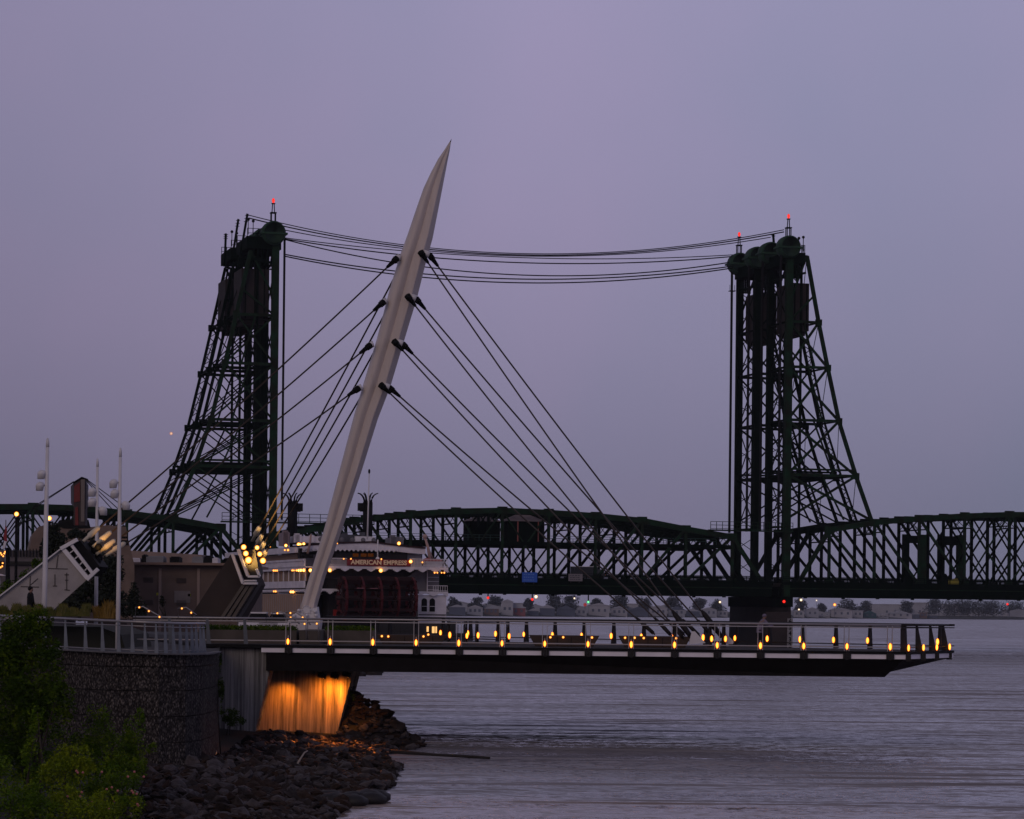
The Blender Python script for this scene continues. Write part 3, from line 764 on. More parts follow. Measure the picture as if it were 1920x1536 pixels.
# right lugs (pairs) and left lugs
def lug(p, q, r=.15, m_=M_black):
    m = MB(); p, q = V(p), V(q); d = (q - p)
    m.tube([p - d * .04, p, p + d * .35, p + d * .36, q], [r * .7, r * 1.05, r, r * .8, r * .45], 10)
    return m
LUGR = [(797, 478), (772, 560), (747, 645), (722, 727)]
LUGL = [(742, 487), (717, 569), (692, 650), (670, 731)]
endsA = [(1275, 1163, 1300, 1201), (1259, 1163, 1283, 1199), (1235, 1163, 1260, 1193), (1199, 1162, 1228, 1190)]   # passing point, foot pixel
endsB = [(1335, 1163, 1356, 1198), (1313, 1163, 1340, 1198), (1287, 1164, 1313, 1194), (1252, 1163, 1285, 1192)]
nth = ['topmost', 'second', 'third', 'lowest']
for i, (x, y) in enumerate(LUGR):
    Y = mastY(y)
    m = MB(); c = at(x - 3, y - 4, Y - .42); m.tube([c, c + V((.30, .02, -.10))], .17, 12); m.build('lug_plate', M_white, mast)
    for fam, ends, dx, dy, dY in (('near', endsA, -9, -6, -.62), ('far', endsB, 8, 0, -.30)):
        s_ = at(x + dx, y + dy, Y + dY); e_ = at(ends[i][2], ends[i][3], 131 if fam == 'near' else 135)
        mid = at(ends[i][0], ends[i][1], lerp(Y, 131 if fam == 'near' else 135, .97))
        t = thing('stay_cable', e_, f'stay cable from the {nth[i]} right lug of the mast to the {"left" if fam == "near" else "right"} anchor fin', 'cable', 'stay cables from the mast to the pier')
        d = (e_ - s_).normalized()
        lugm = lug(s_, s_ + d * .72, .16); lugm.build('upper_socket', M_black, t)
        m = MB(); L = (e_ - s_).length; pts = []
        for k in range(17):
            u = k / 16; pts.append(s_ + d * .6 + (e_ - s_ - d * .6) * u + V((0, 0, -.16 * 4 * u * (1 - u))))
        m.tube(pts, .042, 7); m.build('cable', M_cable, t)
        big = i == 0
        m = MB(); a = 1.55 if big else 1.0
        m.tube([e_ - d * (a + .25), e_ - d * a, e_ - d * (.5 * a), e_ - d * .1], [.05, .13, .15, .10] if big else [.05, .09, .10, .09], 9); m.build('lower_socket', M_dark, t)
for pts, Y, lab in (([(1297, 1184), (1303, 1184), (1323, 1206), (1292, 1208)], 130.6, 'pale triangular steel anchor fin for the stay cables, left one'), ([(1357, 1186), (1360, 1186), (1376, 1203), (1374, 1208), (1357, 1208)], 134.6, 'pale triangular steel anchor fin lit orange, right one')):
    m = MB(); plate3(pts, Y, .18, m); p = m.build('anchor_fin', M_white, None); tag(p, lab, 'anchor', 'anchor fins on the pier')
Ld = [(160, 1012, 239.6, 939), (181, 1020, 240, 967), (188, 1034, 240, 990), (206, 1037, 240, 1015.5)]
YL, YRr = 129.0, 152.0
M_lit = M_steel
for i, (x, y) in enumerate(LUGL):
    Y = mastY(y)
    m = MB(); c = at(x + 8, y - 5, Y - .2); m.tube([c, c + V((-.32, -.05, -.12))], .17, 12, r2=.13); m.build('lug_plate', M_white, mast)
    s_ = at(x + 3, y - 3, Y - .45); e_ = at(Ld[i][0], Ld[i][1], YL)
    t = thing('stay_cable', e_, f'back stay cable from the mast to the pale left anchor block, {nth[i]} of four', 'cable', 'back stay cables to the left anchor block')
    d = (e_ - s_).normalized()
    lug(s_, s_ + d * .75, .16).build('upper_socket', M_black, t)
    m = MB(); pts = [s_ + d * .6 + (e_ - s_ - d * .6) * (k / 16) + V((0, 0, -.2 * 4 * (k / 16) * (1 - k / 16))) for k in range(17)]
    m.tube(pts, .042, 7); m.build('cable', M_stay, t)
    m = MB(); m.tube([e_ - d * .95, e_ - d * .85, e_ - d * .3, e_ - d * .2, e_ + d * .25], [.05, .12, .15, .09, .08], 9); m.build('lower_socket', mat('socket_pale', (.50, .45, .36), .5, metal=0), t)
    # far side stays
    sx, sy = [(757, 487), (732, 569), (707, 650), (682, 735)][i]
    s2 = at(sx, sy, Y + .5); e2 = at(*[(475, 1010), (480, 1024), (485, 1036), (489, 1050)][i], YRr)
    t = thing('stay_cable', e2, f'back stay cable from the mast to the dark lamp-lit anchor block, {nth[i]} of four', 'cable', 'back stay cables to the right anchor block')
    d = (e2 - s2).normalized()
    m = MB(); pts = [s2 + (e2 - s2) * (k / 16) + V((0, 0, -.12 * 4 * (k / 16) * (1 - k / 16))) for k in range(17)]
    m.tube(pts, .045, 7); m.build('cable', M_stay, t)
    m = MB(); m.tube([e2 - d * 1.1, e2 - d * 1.0, e2 - d * .4, e2 - d * .3, e2 + d * .2], [.05, .13, .17, .09, .08], 9); m.build('lower_socket', mat('socket_pale', (.50, .45, .36), .5, metal=0), t)

# ---- anchor blocks
ab = thing('anchor_block', at(60, 1140, 130), 'pale leaning concrete anchor block with engraved marks at left, steel frame on its end', 'anchor block', 'concrete anchor blocks of the back stays')
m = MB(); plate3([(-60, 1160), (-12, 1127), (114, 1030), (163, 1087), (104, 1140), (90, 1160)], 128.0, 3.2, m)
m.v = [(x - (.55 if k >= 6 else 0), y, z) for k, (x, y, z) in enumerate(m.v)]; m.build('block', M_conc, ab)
m = MB()
def pxbar(x0, y0, x1, y1, Y, w_, th=.05): m.bar(at(x0, y0, Y), at(x1, y1, Y), w_, th, V((0, 1, 0)))
for l in ((109, 1041, 106, 1065), (90, 1066, 127, 1067), (57, 1080, 56, 1100), (57, 1097, 71, 1085), (39, 1100, 73, 1101), (103, 1077, 103, 1099), (99, 1099, 107, 1099), (125, 1074, 125, 1107), (121, 1078, 129, 1078), (121, 1106, 131, 1107), (122, 1088, 128, 1088)):
    pxbar(*l, 127.985, .045, .02)
m.build('engraving', mat('engraving', (.08, .07, .07), .9), ab)
m = MB()
pxbar(117, 1027, 165, 1085, 127.9, .20, .2); pxbar(132, 1019, 173, 1074, 127.9, .14, .2)
for k in range(6): pxbar(lerp(122, 168, k / 5), lerp(1026, 1081, k / 5), lerp(132, 174, k / 5), lerp(1019, 1074, k / 5), 127.95, .05, .1)
pxbar(114, 1029, 145, 1012, 127.85, .17, .25); pxbar(163, 1087, 184, 1067, 127.85, .17, .25)
pxbar(-12, 1127, 114, 1029.5, 127.9, .06, .2)
m.build('steel_frame', M_white, ab)
m = MB(); plate3([(120, 1028), (150, 1013), (186, 1062), (168, 1080)], 128.1, 3.0, m)
for k in range(14):
    x, y = rnd.uniform(150, 186), rnd.uniform(1020, 1058); p = at(x, y, 128.3 + rnd.random() * 2); m.ball(p, rnd.uniform(.15, .28), n=7, m=5)
m.build('socket_bed', M_black, ab)
ar = thing('anchor_block', at(420, 1160, 153), 'dark leaning concrete anchor block with white steel rim and bright lamps, left of the riverboat', 'anchor block', 'concrete anchor blocks of the back stays')
m = MB()
A = [at(353, 1162, 149), at(432, 1040, 149), at(455, 1096, 149), at(418, 1162, 149)]
B = [p + V((.9, 4.0, .1)) for p in A]
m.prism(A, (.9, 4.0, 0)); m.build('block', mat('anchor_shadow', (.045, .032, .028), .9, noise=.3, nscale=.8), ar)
m = MB()
for k in range(3):
    x0 = 457 + 9 * k; m.bar(at(x0 + 1, 1096, 148.8), at(x0 - 43 + 1.5 * k, 1162, 148.8), .17, .3)
m.build('rib', mat('rib_conc', (.12, .10, .085), .85, noise=.3, nscale=1), ar)
m = MB(); plate3([(456, 1096), (484, 1096), (443, 1162), (414, 1162)], 149.1, 2, m); m.build('leg', M_concd, ar)
m = MB()
for l, wd in (((436, 1039, 456, 1094), .16), ((447, 1030, 465, 1080), .16), ((456, 1094, 483, 1094), .12), ((465, 1081, 487, 1081), .12), ((487, 1081, 481, 1067), .12), ((458, 1089, 481, 1089), .08)):
    m.bar(at(l[0], l[1], 148.6), at(l[2], l[3], 148.6), wd, .5)
m.build('steel_rim', M_white, ar)
m = MB(); plate3([(447, 1036), (478, 1030), (486, 1076), (464, 1079)], 149.0, 2.5, m); m.build('socket_bed', mat('bed', (.05, .045, .035), .8), ar)
for i, (x, y, r) in enumerate(((457, 1026, .15), (461, 1038, .155), (466, 1050.5, .20), (482, 1027, .13), (487, 1039, .145), (493, 1051.5, .17))):
    p = at(x, y, 147.9 + (i > 2) * .6)
    t = thing('floodlight', p, f"bright round lamp on the dark anchor block, {['upper', 'middle', 'lower'][i % 3]} in {'left' if i < 3 else 'right'} column", 'lamp', 'bright lamps on the dark anchor block')
    MB().ball(p, r, n=14, m=9).build('lens', M_hot, t)
    MB().tube([p + V((0, .08, 0)), p + V((0, .45, -.1))], r * .8, 10).build('housing', M_black, t)
def spot(name, p, target, power, size, blend, col, r=.1):
    l = bpy.data.lights.new(name, 'SPOT'); l.energy = power; l.spot_size = R(size); l.spot_blend = blend; l.color = col; l.shadow_soft_size = r
    o = bpy.data.objects.new(name, l); C.objects.link(o); o.location = p
    o.rotation_euler = (V(p) - V(target)).to_track_quat('Z', 'Y').to_euler(); return o
gold = (1.0, .58, .17)
spot('cable_spot', at(166, 1058, 126.8), at(203, 1006, 129), 480, 36, 1, (1.0, .48, .10))
spot('cable_spot', at(470, 1062, 147.0), at(486, 1018, 152), 1500, 46, 1, gold)
spot('cable_spot', at(468, 1075, 146.0), at(512, 940, 150), 5200, 36, 1, gold)
amb = (1.0, .30, .02)
# ================================================================== paddle steamer
BT = R(17); bc, bs = math.cos(BT), math.sin(BT); YB = 322.0
BX = V((bc, bs, 0)); BF = V((-bs, bc, 0))
U0, _ = ray(704, 1110); BO = V((U0 * YB, YB, 0))
def b3(e, f, z): return BO + BX * e + BF * f + UP * z
def bez(px, py, f=0.0):          # pixel on the boat plane f -> (e, z)
    U, W_ = ray(px, py); o = BO + BF * f
    Y = (o.y - o.x * bs / bc) / (1 - U * bs / bc)
    P = V((U * Y, Y, 0)) - BO
    return P.dot(BX), CH + W_ * Y
def bz(y, f=0): return bez(704, y, f)[1]
def be(x, f=0): return bez(x, 1100, f)[0]
boat = thing('riverboat', b3(0, 10, 0), 'white multi-deck paddle steamer with red stern wheel and a name board across its stern', 'riverboat')
eL, eR = be(572), be(838); eW0, eW1 = be(641, -4), be(784, -4)
def bbox(m, e0, e1, f0, f1, z0, z1):
    return m.box(b3((e0 + e1) / 2, (f0 + f1) / 2, (z0 + z1) / 2), BX * (e1 - e0) / 2, BF * (f1 - f0) / 2, UP * (z1 - z0) / 2)
z_d3, z_d2, z_roof = bz(1063), bz(1110), bz(1030)
LEN = 52
m = MB(); bbox(m, eL + .1, eR - .1, 5.5, LEN, -.6, z_d2 - .3)
bbox(m, be(785), eR, 0.2, 5.6, -.3, z_d2 - .3); bbox(m, eL, be(600), 0.2, 5.6, -.3, .9)
m.build('hull', M_boatw, boat)
m = MB(); bbox(m, be(786) + .0, eR - .05, .15, .2, bz(1153), bz(1151)); bbox(m, be(600), be(786), 5.3, 5.5, -.2, z_d2 - .4); m.build('recess_shade', mat('boat_shadow', (.012, .010, .014), .9), boat)  # near-black sheets paint the shade low on the stern and behind the wheel
# deck 2 walls & deck 3
m = MB(); bbox(m, eL + .4, eR - .2, 5.5, LEN, z_d2 - .1, z_d3 - .1); bbox(m, be(790), eR - .1, 3.2, 5.5, z_d2 - .1, z_d3 - .1); m.build('main_cabin', M_boatg, boat)
m = MB(); bbox(m, eL + .6, be(806), 6.5, LEN - 6, z_d3 + .1, z_roof - .6); bbox(m, be(777), be(806), 4.0, 6.4, z_d3, z_roof - .5); m.build('upper_cabin', mat('boat_cabin', (.30, .28, .31), .6, noise=.2, nscale=.5), boat)
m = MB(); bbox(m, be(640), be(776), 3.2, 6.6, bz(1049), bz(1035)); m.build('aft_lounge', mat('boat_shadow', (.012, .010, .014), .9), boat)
# decks with scalloped fascias
def scallop(e0, e1, zt, zb, zs, f, n, name, th=.14):
    m = MB(); w = (e1 - e0) / n
    m.box(b3((e0 + e1) / 2, f, (zt + zb) / 2), BX * (e1 - e0) / 2, BF * th / 2, UP * (zt - zb) / 2)
    for k in range(n + 1):
        c = e0 + w * k
        for a, z in ((.30, .45), (.17, .8), (.07, 1.0)):
            lo, hi = max(c - w * a, e0), min(c + w * a, e1)
            bbox(m, lo, hi, f - th / 2 + .003 * z, f + th / 2 - .003 * z, zb - (zb - zs) * z, zb + .002 * z)
    return m.build(name, M_boatw, boat)
scallop(be(597), eR + .1, bz(1062), bz(1067), bz(1072), -.1, 10, 'deck_fascia')
scallop(be(785), eR + .1, bz(1108), bz(1112), bz(1117), -.1, 2, 'deck_fascia')
scallop(eL + .1, be(641), bz(1105), bz(1109), bz(1115), -.1, 3, 'deck_fascia')
scallop(be(570), be(756), bz(1024), bz(1031), bz(1034), 2.6, 22, 'roof_fascia')
scallop(be(776), be(806), bz(1027), bz(1033), bz(1036), 2.9, 5, 'roof_fascia')
m = MB()
bbox(m, eL, eR + .1, 0, LEN, bz(1066), bz(1064)); bbox(m, eL, be(641), 0, 6, bz(1110), bz(1108)); bbox(m, be(786), eR, 0, 6, bz(1110), bz(1108))
m.build('deck_floor', M_boatw, boat)
# arched roof
m = MB(); xs = [be(565), be(630), be(706), be(756), be(776), be(808)]; zs = [bz(1027), bz(1020), bz(1016.5), bz(1022), bz(1024), bz(1026)]
for i in range(5):
    m.hexa([b3(xs[i], 2.7, zs[i] - .7), b3(xs[i + 1], 2.7, zs[i + 1] - .7), b3(xs[i + 1], LEN - 4, zs[i + 1] - .7), b3(xs[i], LEN - 4, zs[i] - .7),
            b3(xs[i], 2.7, zs[i]), b3(xs[i + 1], 2.7, zs[i + 1]), b3(xs[i + 1], LEN - 4, zs[i + 1]), b3(xs[i], LEN - 4, zs[i])])
m.build('roof', M_boatw, boat)
m = MB()
for i in range(5): m.hexa([b3(xs[i], 2.5, zs[i] - .02), b3(xs[i + 1], 2.5, zs[i + 1] - .02), b3(xs[i + 1], 5, zs[i + 1] - .02), b3(xs[i], 5, zs[i] - .02), b3(xs[i], 2.5, zs[i] + .17), b3(xs[i + 1], 2.5, zs[i + 1] + .17), b3(xs[i + 1], 5, zs[i + 1] + .17), b3(xs[i], 5, zs[i] + .17)])
m.build('roof_edge', M_redd, boat)
m = MB(); bbox(m, be(649), be(768), -.35, -.22, bz(1061.5), bz(1049)); nb = m.build('name_board', mat('name_red', (.16, .008, .012), .5), boat)
text('name_lettering', 'AMERICAN EMPRESS', .74, b3((be(649) + be(768)) / 2, -.37, bz(1055.2)), BX, UP, mat('letter_gold', (.85, .62, .38), .5), nb, extrude=.015, offset=.022, sx=1.03)
text('port_lettering', 'STERNWHEEL RIVER', .30, b3(be(694), 2.50, bz(1020.3)), BX, UP, mat('letter_tan', (.35, .24, .18), .6), boat, extrude=.01) if False else None
# railings
def brail(e0, e1, f, z0, z1, name='stern_rail', n=20, m_=None):
    m = MB(); m.bar(b3(e0, f, z1), b3(e1, f, z1), .07, .07); m.bar(b3(e0, f, z0 + .1), b3(e1, f, z0 + .1), .05, .05)
    for k in range(n + 1): m.bar(b3(lerp(e0, e1, k / n), f, z0), b3(lerp(e0, e1, k / n), f, z1), .045, .045)
    return m.build(name, m_ or M_boatw, boat)
brail(be(600), be(649), -.2, bz(1062), bz(1048), n=22)
brail(be(768), be(838), -.2, bz(1062), bz(1047), n=26)
brail(be(812), be(838), -.2, bz(1108), bz(1097), n=6)
# pale tender + crane davits
m = MB(); bbox(m, be(802), be(831), 0.4, 2.2, bz(1061), bz(1055)); m.hexa([b3(be(800), .3, bz(1055)), b3(be(832), .3, bz(1055)), b3(be(832), 2.3, bz(1055)), b3(be(800), 2.3, bz(1055)), b3(be(798), .2, bz(1051)), b3(be(834), .2, bz(1051)), b3(be(834), 2.4, bz(1051)), b3(be(798), 2.4, bz(1051))])
m.build('lifeboat', M_white, boat)
m = MB(); m.tube([b3(be(811), 1, bz(1052)), b3(be(806), 1, bz(1025)), b3(be(800), 1, bz(1006))], .22, 8, r2=.13); m.tube([b3(be(817), 1, bz(1050)), b3(be(800), 1, bz(1006))], .06, 6); m.ball(b3(be(800), 1, bz(1004)), .3)
m.build('davit', mat('davit', (.36, .24, .22), .6), boat)
m = MB(); m.ball(b3(be(805), 1, bz(1049)), .6, .4, .3); m.ball(b3(be(822), 1, bz(1049.5)), .75, .4, .25); m.build('red_gear', mat('red_gear', (.30, .03, .02), .6), boat)
m = MB(); m.tube([b3(be(583), 2, bz(1040)), b3(be(588), 2, bz(1016)), b3(be(589), 2, bz(1003))], .16, 8, r2=.1); m.build('davit', mat('davit', (.36, .24, .22), .6), boat)
m = MB(); bbox(m, be(566), be(590), 1, 2.5, bz(1048), bz(1041)); bbox(m, be(565), be(570), 1.2, 2, bz(1048), bz(1030)); m.build('winch', M_black, boat)
# wall panel lines, windows on the stern block
for x in (796.5, 811.5):
    e0, e1 = be(x - 5), be(x + 5); z0, z1 = bz(1146), bz(1126); m = MB(); pts = [b3(e0, .12, z0), b3(e1, .12, z0), b3(e1, .12, z1)]
    for k in range(1, 8): a = math.pi * k / 8; pts.append(b3((e0 + e1) / 2 + (e1 - e0) / 2 * math.cos(a), .12, z1 + (e1 - e0) / 2 * math.sin(a)))
    pts.append(b3(e0, .12, z1)); m.prism(pts, BF * .1); wn_ = m.build('arched_window', M_black, boat)
    m = MB(); m.bar(b3(e0, .09, (z0 + z1) / 2), b3(e1, .09, (z0 + z1) / 2), .05, .05); m.bar(b3(e0 - .08, .09, z0 - .06), b3(e1 + .08, .09, z0 - .06), .1, .1); m.build('sash_bar', M_white, wn_)
m = MB()
for k in range(4): bbox(m, be(814), be(835), 3.0, 3.1, bz(1104 - 8 * k), bz(1105 - 8 * k) + .0)
bbox(m, be(812.5), be(814), 2.9, 3.1, z_d2, z_d3 - .3)
m.build('wall_battens', M_boatw, boat)
m = MB(); m.prism([b3(be(770), 2.0, bz(1083)), b3(be(786), 2.0, bz(1083)), b3(be(802), 2.0, bz(1070)), b3(be(786), 2.0, bz(1070))], BF * .2); m.build('gusset', M_boatg, boat)
# left side galleries (receding port side)
def gallery(f0, f1, zf, zb, zc, zt, name, sill=0):
    m = MB(); e = eL
    m.box(b3(e - .05, (f0 + f1) / 2, (zf + zb) / 2), BX * .08, BF * (f1 - f0) / 2, UP * (zb - zf) / 2)
    m.box(b3(e - .10, (f0 + f1) / 2, zt - .1), BX * .16, BF * (f1 - f0) / 2, UP * .12)
    n = int((f1 - f0) / 3)
    for k in range(n + 1): m.bar(b3(e, lerp(f0, f1, k / n), zb), b3(e, lerp(f0, f1, k / n), zt), .12, .12)
    return m.build(name, M_boatw, boat)
zA = [bz(1064), bz(1051), bz(1046), bz(1027)]; zB = [bz(1104), bz(1091), bz(1085), bz(1067)]; zC = [0.2, 1.0, 0, bz(1109)]
gallery(0, LEN, zA[0], zA[1], 0, zA[1] + .05, 'side_bulwark'); gallery(0, LEN, zB[0], zB[1], 0, zB[3], 'side_bulwark'); gallery(0, LEN, bz(1112), bz(1108), 0, bz(1107), 'side_bulwark')
mw = mat('cabin_wall_warm', (.34, .22, .15), .7, noise=.35, nscale=2, vec=(6, 6, .3))
m = MB()
for z0, z1, e in ((zB[1], zB[3] - .3, .34), (1.0, bz(1112) - .2, .02)):
    bbox(m, eL + e, eL + e + .08, .8, LEN - 1, z0, z1)
bbox(m, eL + .5, eL + .59, 6.6, LEN - 6.5, zA[1], z_roof - .55)
m.build('side_wall', mw, boat)
m = MB()
for z0, z1, e in ((zB[1], zB[3] - .5, .28), (1.0, bz(1114) - .2, -.04)):
    for k in range(40): bbox(m, eL + e, eL + e + .05, 1 + 1.2 * k, 1.12 + 1.2 * k, z0, z1)
m.build('wall_mullion', mat('mullion', (.30, .26, .26), .7), boat)
m = MB(); bbox(m, eL - 1.2, eL - 1.1, 4, 22, 1.0, 2.2); m.build('blue_tarpaulin', mat('tarp', (.010, .035, .085), .8), boat)
m = MB(); bbox(m, be(628), be(636), .5, .9, bz(1156), bz(1144)); m.build('red_drum', mat('drum', (.25, .01, .01), .6), boat)
# stern wheel
zc = bz(1122); rw = zc - bz(1163) if False else (bz(1083, -2.3) - bz(1122, -2.3)); cf = -2.3
for k in range(5):
    wheel = MB()
    e = lerp(eW0 + .5, eW1 - .35, k / 4); n = 20
    for rr, th in ((rw, .14), (rw * .72, .09)):
        for j in range(n):
            a0, a1 = 2 * math.pi * j / n, 2 * math.pi * (j + 1) / n
            wheel.bar(b3(e, cf + rr * math.cos(a0), zc + rr * math.sin(a0)), b3(e, cf + rr * math.cos(a1), zc + rr * math.sin(a1)), th * 1.6, th * 1.8, BX)
    wheel.build('wheel_rim', M_red, boat)
m = MB()
for k in range(5):
    e = lerp(eW0 + .5, eW1 - .35, k / 4)
    for j in range(12):
        a = 2 * math.pi * j / 12 + .1; m.bar(b3(e, cf, zc), b3(e, cf + rw * math.cos(a), zc + rw * math.sin(a)), .10, .12, BX)
for j in range(12):
    a = 2 * math.pi * j / 12 + .1
    for q in (.93, ):
        c = b3((eW0 + eW1) / 2, cf + rw * q * math.cos(a), zc + rw * q * math.sin(a))
        m.box(c, BX * (eW1 - eW0) / 2 * .98, BF * .04 * 1 + UP * 0, (BF * math.cos(a) + UP * math.sin(a)) * .30)
m.tube([b3(eW0 - .3, cf, zc), b3(eW1 + .3, cf, zc)], .3, 10)
m.build('wheel_paddles', M_redd, boat)
m = MB(); bbox(m, eW0 - .2, eW1 + .2, 2.3, 5.3, -.2, bz(1086)); m.build('wheel_well_shade', mat('boat_shadow', (.012, .010, .014), .9), boat)  # near-black box stands in for the shade behind the stern wheel
for x in (651, 676):
    m = MB(); bbox(m, be(x), be(x + 14), cf - rw - .1, cf - rw, bz(1104) - .04, bz(1104) + .04); m.build('stern_bar', mat('dusty_red', (.24, .10, .12), .6), boat)
# stacks (21 m forward)
for sx in (548.5, 689.5):
    f = 21.0; e, _ = bez(sx, 960, f); z0 = bez(sx, 1012, f)[1]; z1 = bez(sx, 940, f)[1]; zt = bez(sx, 925, f)[1]
    m = MB(); m.tube([b3(e, f, z0), b3(e, f, z1)], .50, 16)
    for q in (-.55, .55): m.tube([b3(e + q * .75, f, z0), b3(e + q * .75, f, z1 - .1)], .22, 8)
    s_ = m.build('smokestack', M_black, boat)
    m = MB()
    for j in range(8):
        a = 2 * math.pi * j / 8 + .2; dx, dy = math.cos(a), math.sin(a); pts = []
        for k in range(6):
            u = k / 5; r = .45 + .95 * u ** 2; pts.append(b3(e + dx * r, f + dy * r, z1 - .3 + (zt - z1 + .3) * (1 - (1 - u) ** 1.6)))
        m.tube(pts, .15, 6, r2=.05)
    m.build('stack_crown', M_black, s_)
    sd = 1 if sx < 600 else -1
    m = MB(); m.box(b3(e + sd * .95, f, bez(sx, 951, f)[1]), BX * .32, BF * .3, UP * .5); m.box(b3(e + sd * .7, f, bez(sx, 956, f)[1]), BX * .3, BF * .2, UP * .25); m.build('whistle_box', M_black, s_)
f = 6; e, z0 = bez(691, 1012, f); m = MB(); m.tube([b3(e - .15, f, z0), b3(e, f, bez(691, 888, f)[1])], .11, 8, r2=.06); m.build('flagpole', M_white, boat)
m = MB(); m.ball(b3(e, f, bez(691, 884, f)[1]), .14, .14, .3); m.build('flagpole_finial', M_black, boat)
e, z0 = bez(708, 1048, 0); m = MB(); m.tube([b3(e, 0, z0), b3(e, 0, bz(1012))], .08, 8); m.ball(b3(e, 0, z0), .25); m.build('jackstaff', M_white, boat)
# roof clutter
m = MB(); bbox(m, be(695), be(731), 8, 11, bz(1018), bz(1003)); m.build('roof_house', M_white, boat)
for x0, x1, y0, y1, mm_ in ((531, 541, 1026, 1002, mat('vent_pink', (.22, .17, .19), .7)), (553, 600, 1020, 1008, M_boatw), (604, 690, 1018, 1004, mat('roof_grey', (.07, .07, .085), .6, noise=.5, nscale=1.5)), (733, 752, 1020, 1008, M_boatg)):
    m = MB(); bbox(m, be(x0, 9), be(x1, 9), 8.5, 12, bz(y0, 9), bz(y1, 9))
    for k in range(4):
        q = lerp(be(x0, 9), be(x1, 9), rnd.random()); bbox(m, q - .3, q + .3, 8.3, 8.9, bz(y0, 9), bz(y1, 9) + rnd.uniform(.05, .35))
    m.build('roof_equipment', mm_, boat)
m = MB()
for k in range(6):
    e_ = be(600 + k * 20, 7); m.ball(b3(e_, 7, bz(1013, 7)), .3, n=8, m=5); m.bar(b3(e_, 7, bz(1022, 7)), b3(e_, 7, bz(1010, 7)), .07, .07)
m.build('roof_vent', M_boatg, boat)
# lamps of the boat
BL = [(506, 1025, 1), (536, 1023, 1.6), (560, 1021, 1.9), (563, 1021, 1.5), (569.5, 1020, 1.6), (534, 1031.5, 1), (540, 1031.5, 1.3), (562, 1030, .9),
      (513, 1070, 1.2), (516, 1070, 1.2), (519.5, 1070, 1.2), (548, 1069.7, 1.1), (551, 1069.7, 1), (556, 1069.7, 1.2), (560, 1069.7, 1.4), (564, 1069.6, 1.5), (569.5, 1069.5, 1.7), (582, 1069.5, 1.9),
      (513.5, 1109, 1.1), (517, 1109, 1.2), (545.5, 1110, 1.4), (549.5, 1110, 1.5), (618.5, 1069.5, 1.9), (714, 1070, 2.0), (748, 1019, 1.8), (770, 1053, 1.8), (632, 1019, .9), (658, 1048, .9), (644.5, 1048, .8), (715, 1048.5, .9), (792, 1054.5, .9),
      (815, 1074, 1.0), (820, 1074, .9), (828, 1074, .9), (833, 1074, 1.0)]
for x, y, s_ in BL:
    if x < 571 and y > 1040:
        f = (572 - x) * .24; e, z = bez(x, y, f)
        # port side lamps sit on the receding side: intersect ray with plane e = eL-0.3
        U, W_ = ray(x, y); n_ = BX; t_ = (BO + BX * (eL - .3)).dot(n_) / V((U, 1, 0)).dot(n_)
        p = V((U * t_, t_, CH + W_ * t_))
    elif x < 571: p = (lambda q: b3(q[0], 3, q[1]))(bez(x, y, 3))
    else:
        q = bez(x, y, -.5); p = b3(q[0], -.5, q[1])
    m = MB(); m.ball(p, .125 * s_, n=10, m=7); m.build('lamp', M_hot if s_ > 1.3 else M_warm, boat)
m = MB()
for x in (667, 682, 695): q = bez(x, 1041, 3.1); bbox(m, q[0] - .35, q[0] + .35, 3.1, 3.18, q[1] - .2, q[1] + .2)
m.build('lit_pane', mat('dull_lit', (.5, .1, .02), .5) if False else lamp_mat('dull_pane', (1, .25, .04), (1, .25, .04), .05, .05), boat)
# lit cabin of the mooring stage, seen between the pier railings
ls = thing('landing_stage', b3(be(760), -5, -.2), 'dark floating landing stage with a lit doorway behind the pier railing', 'landing stage')
m = MB(); bbox(m, be(560), be(839), -8, -5.2, -.5, bz(1186, -5)); bbox(m, be(690), be(828), -6.5, -5.4, bz(1186, -5), bz(1168, -5)); m.build('float', mat('stage_dark', (.018, .016, .018), .8), ls)
m = MB(); bbox(m, be(811, -6.6), be(820, -6.6), -6.62, -6.56, bz(1189, -6.6), bz(1174, -6.6)); bbox(m, be(801, -6.6), be(804.5, -6.6), -6.62, -6.56, bz(1184, -6.6), bz(1174, -6.6)); m.build('lit_doorway', lamp_mat('door_glow', (1, .55, .2), (1, .55, .2), 1.2, 1.2), ls)
m = MB()
for k in range(26):
    e = lerp(be(570), be(836), k / 25); m.bar(b3(e, -8, bz(1186, -5)), b3(e, -8, bz(1170, -5)), .08, .08)
m.build('stage_rail', M_dark, ls)
# ================================================================== water, banks, far shore
wm = bpy.data.materials.new('river_water'); wm.use_nodes = True
t_ = wm.node_tree; b_ = t_.nodes['Principled BSDF']
b_.inputs['Base Color'].default_value = (.19, .178, .205, 1); b_.inputs['Roughness'].default_value = .12; b_.inputs['IOR'].default_value = 1.40
tcw = t_.nodes.new('ShaderNodeTexCoord')
def wnoise(sx, sy, scale, det, rough=.55):
    mpn = t_.nodes.new('ShaderNodeMapping'); mpn.inputs['Scale'].default_value = (sx, sy, 1)
    t_.links.new(tcw.outputs['Object'], mpn.inputs[0])
    n = t_.nodes.new('ShaderNodeTexNoise'); n.inputs['Scale'].default_value = scale; n.inputs['Detail'].default_value = det; n.inputs['Roughness'].default_value = rough
    t_.links.new(mpn.outputs[0], n.inputs['Vector']); return n
def math_(op, a, b=None, v=None):
    n = t_.nodes.new('ShaderNodeMath'); n.operation = op
    t_.links.new(a, n.inputs[0])
    if b is not None: t_.links.new(b, n.inputs[1])
    if v is not None: n.inputs[1].default_value = v
    return n
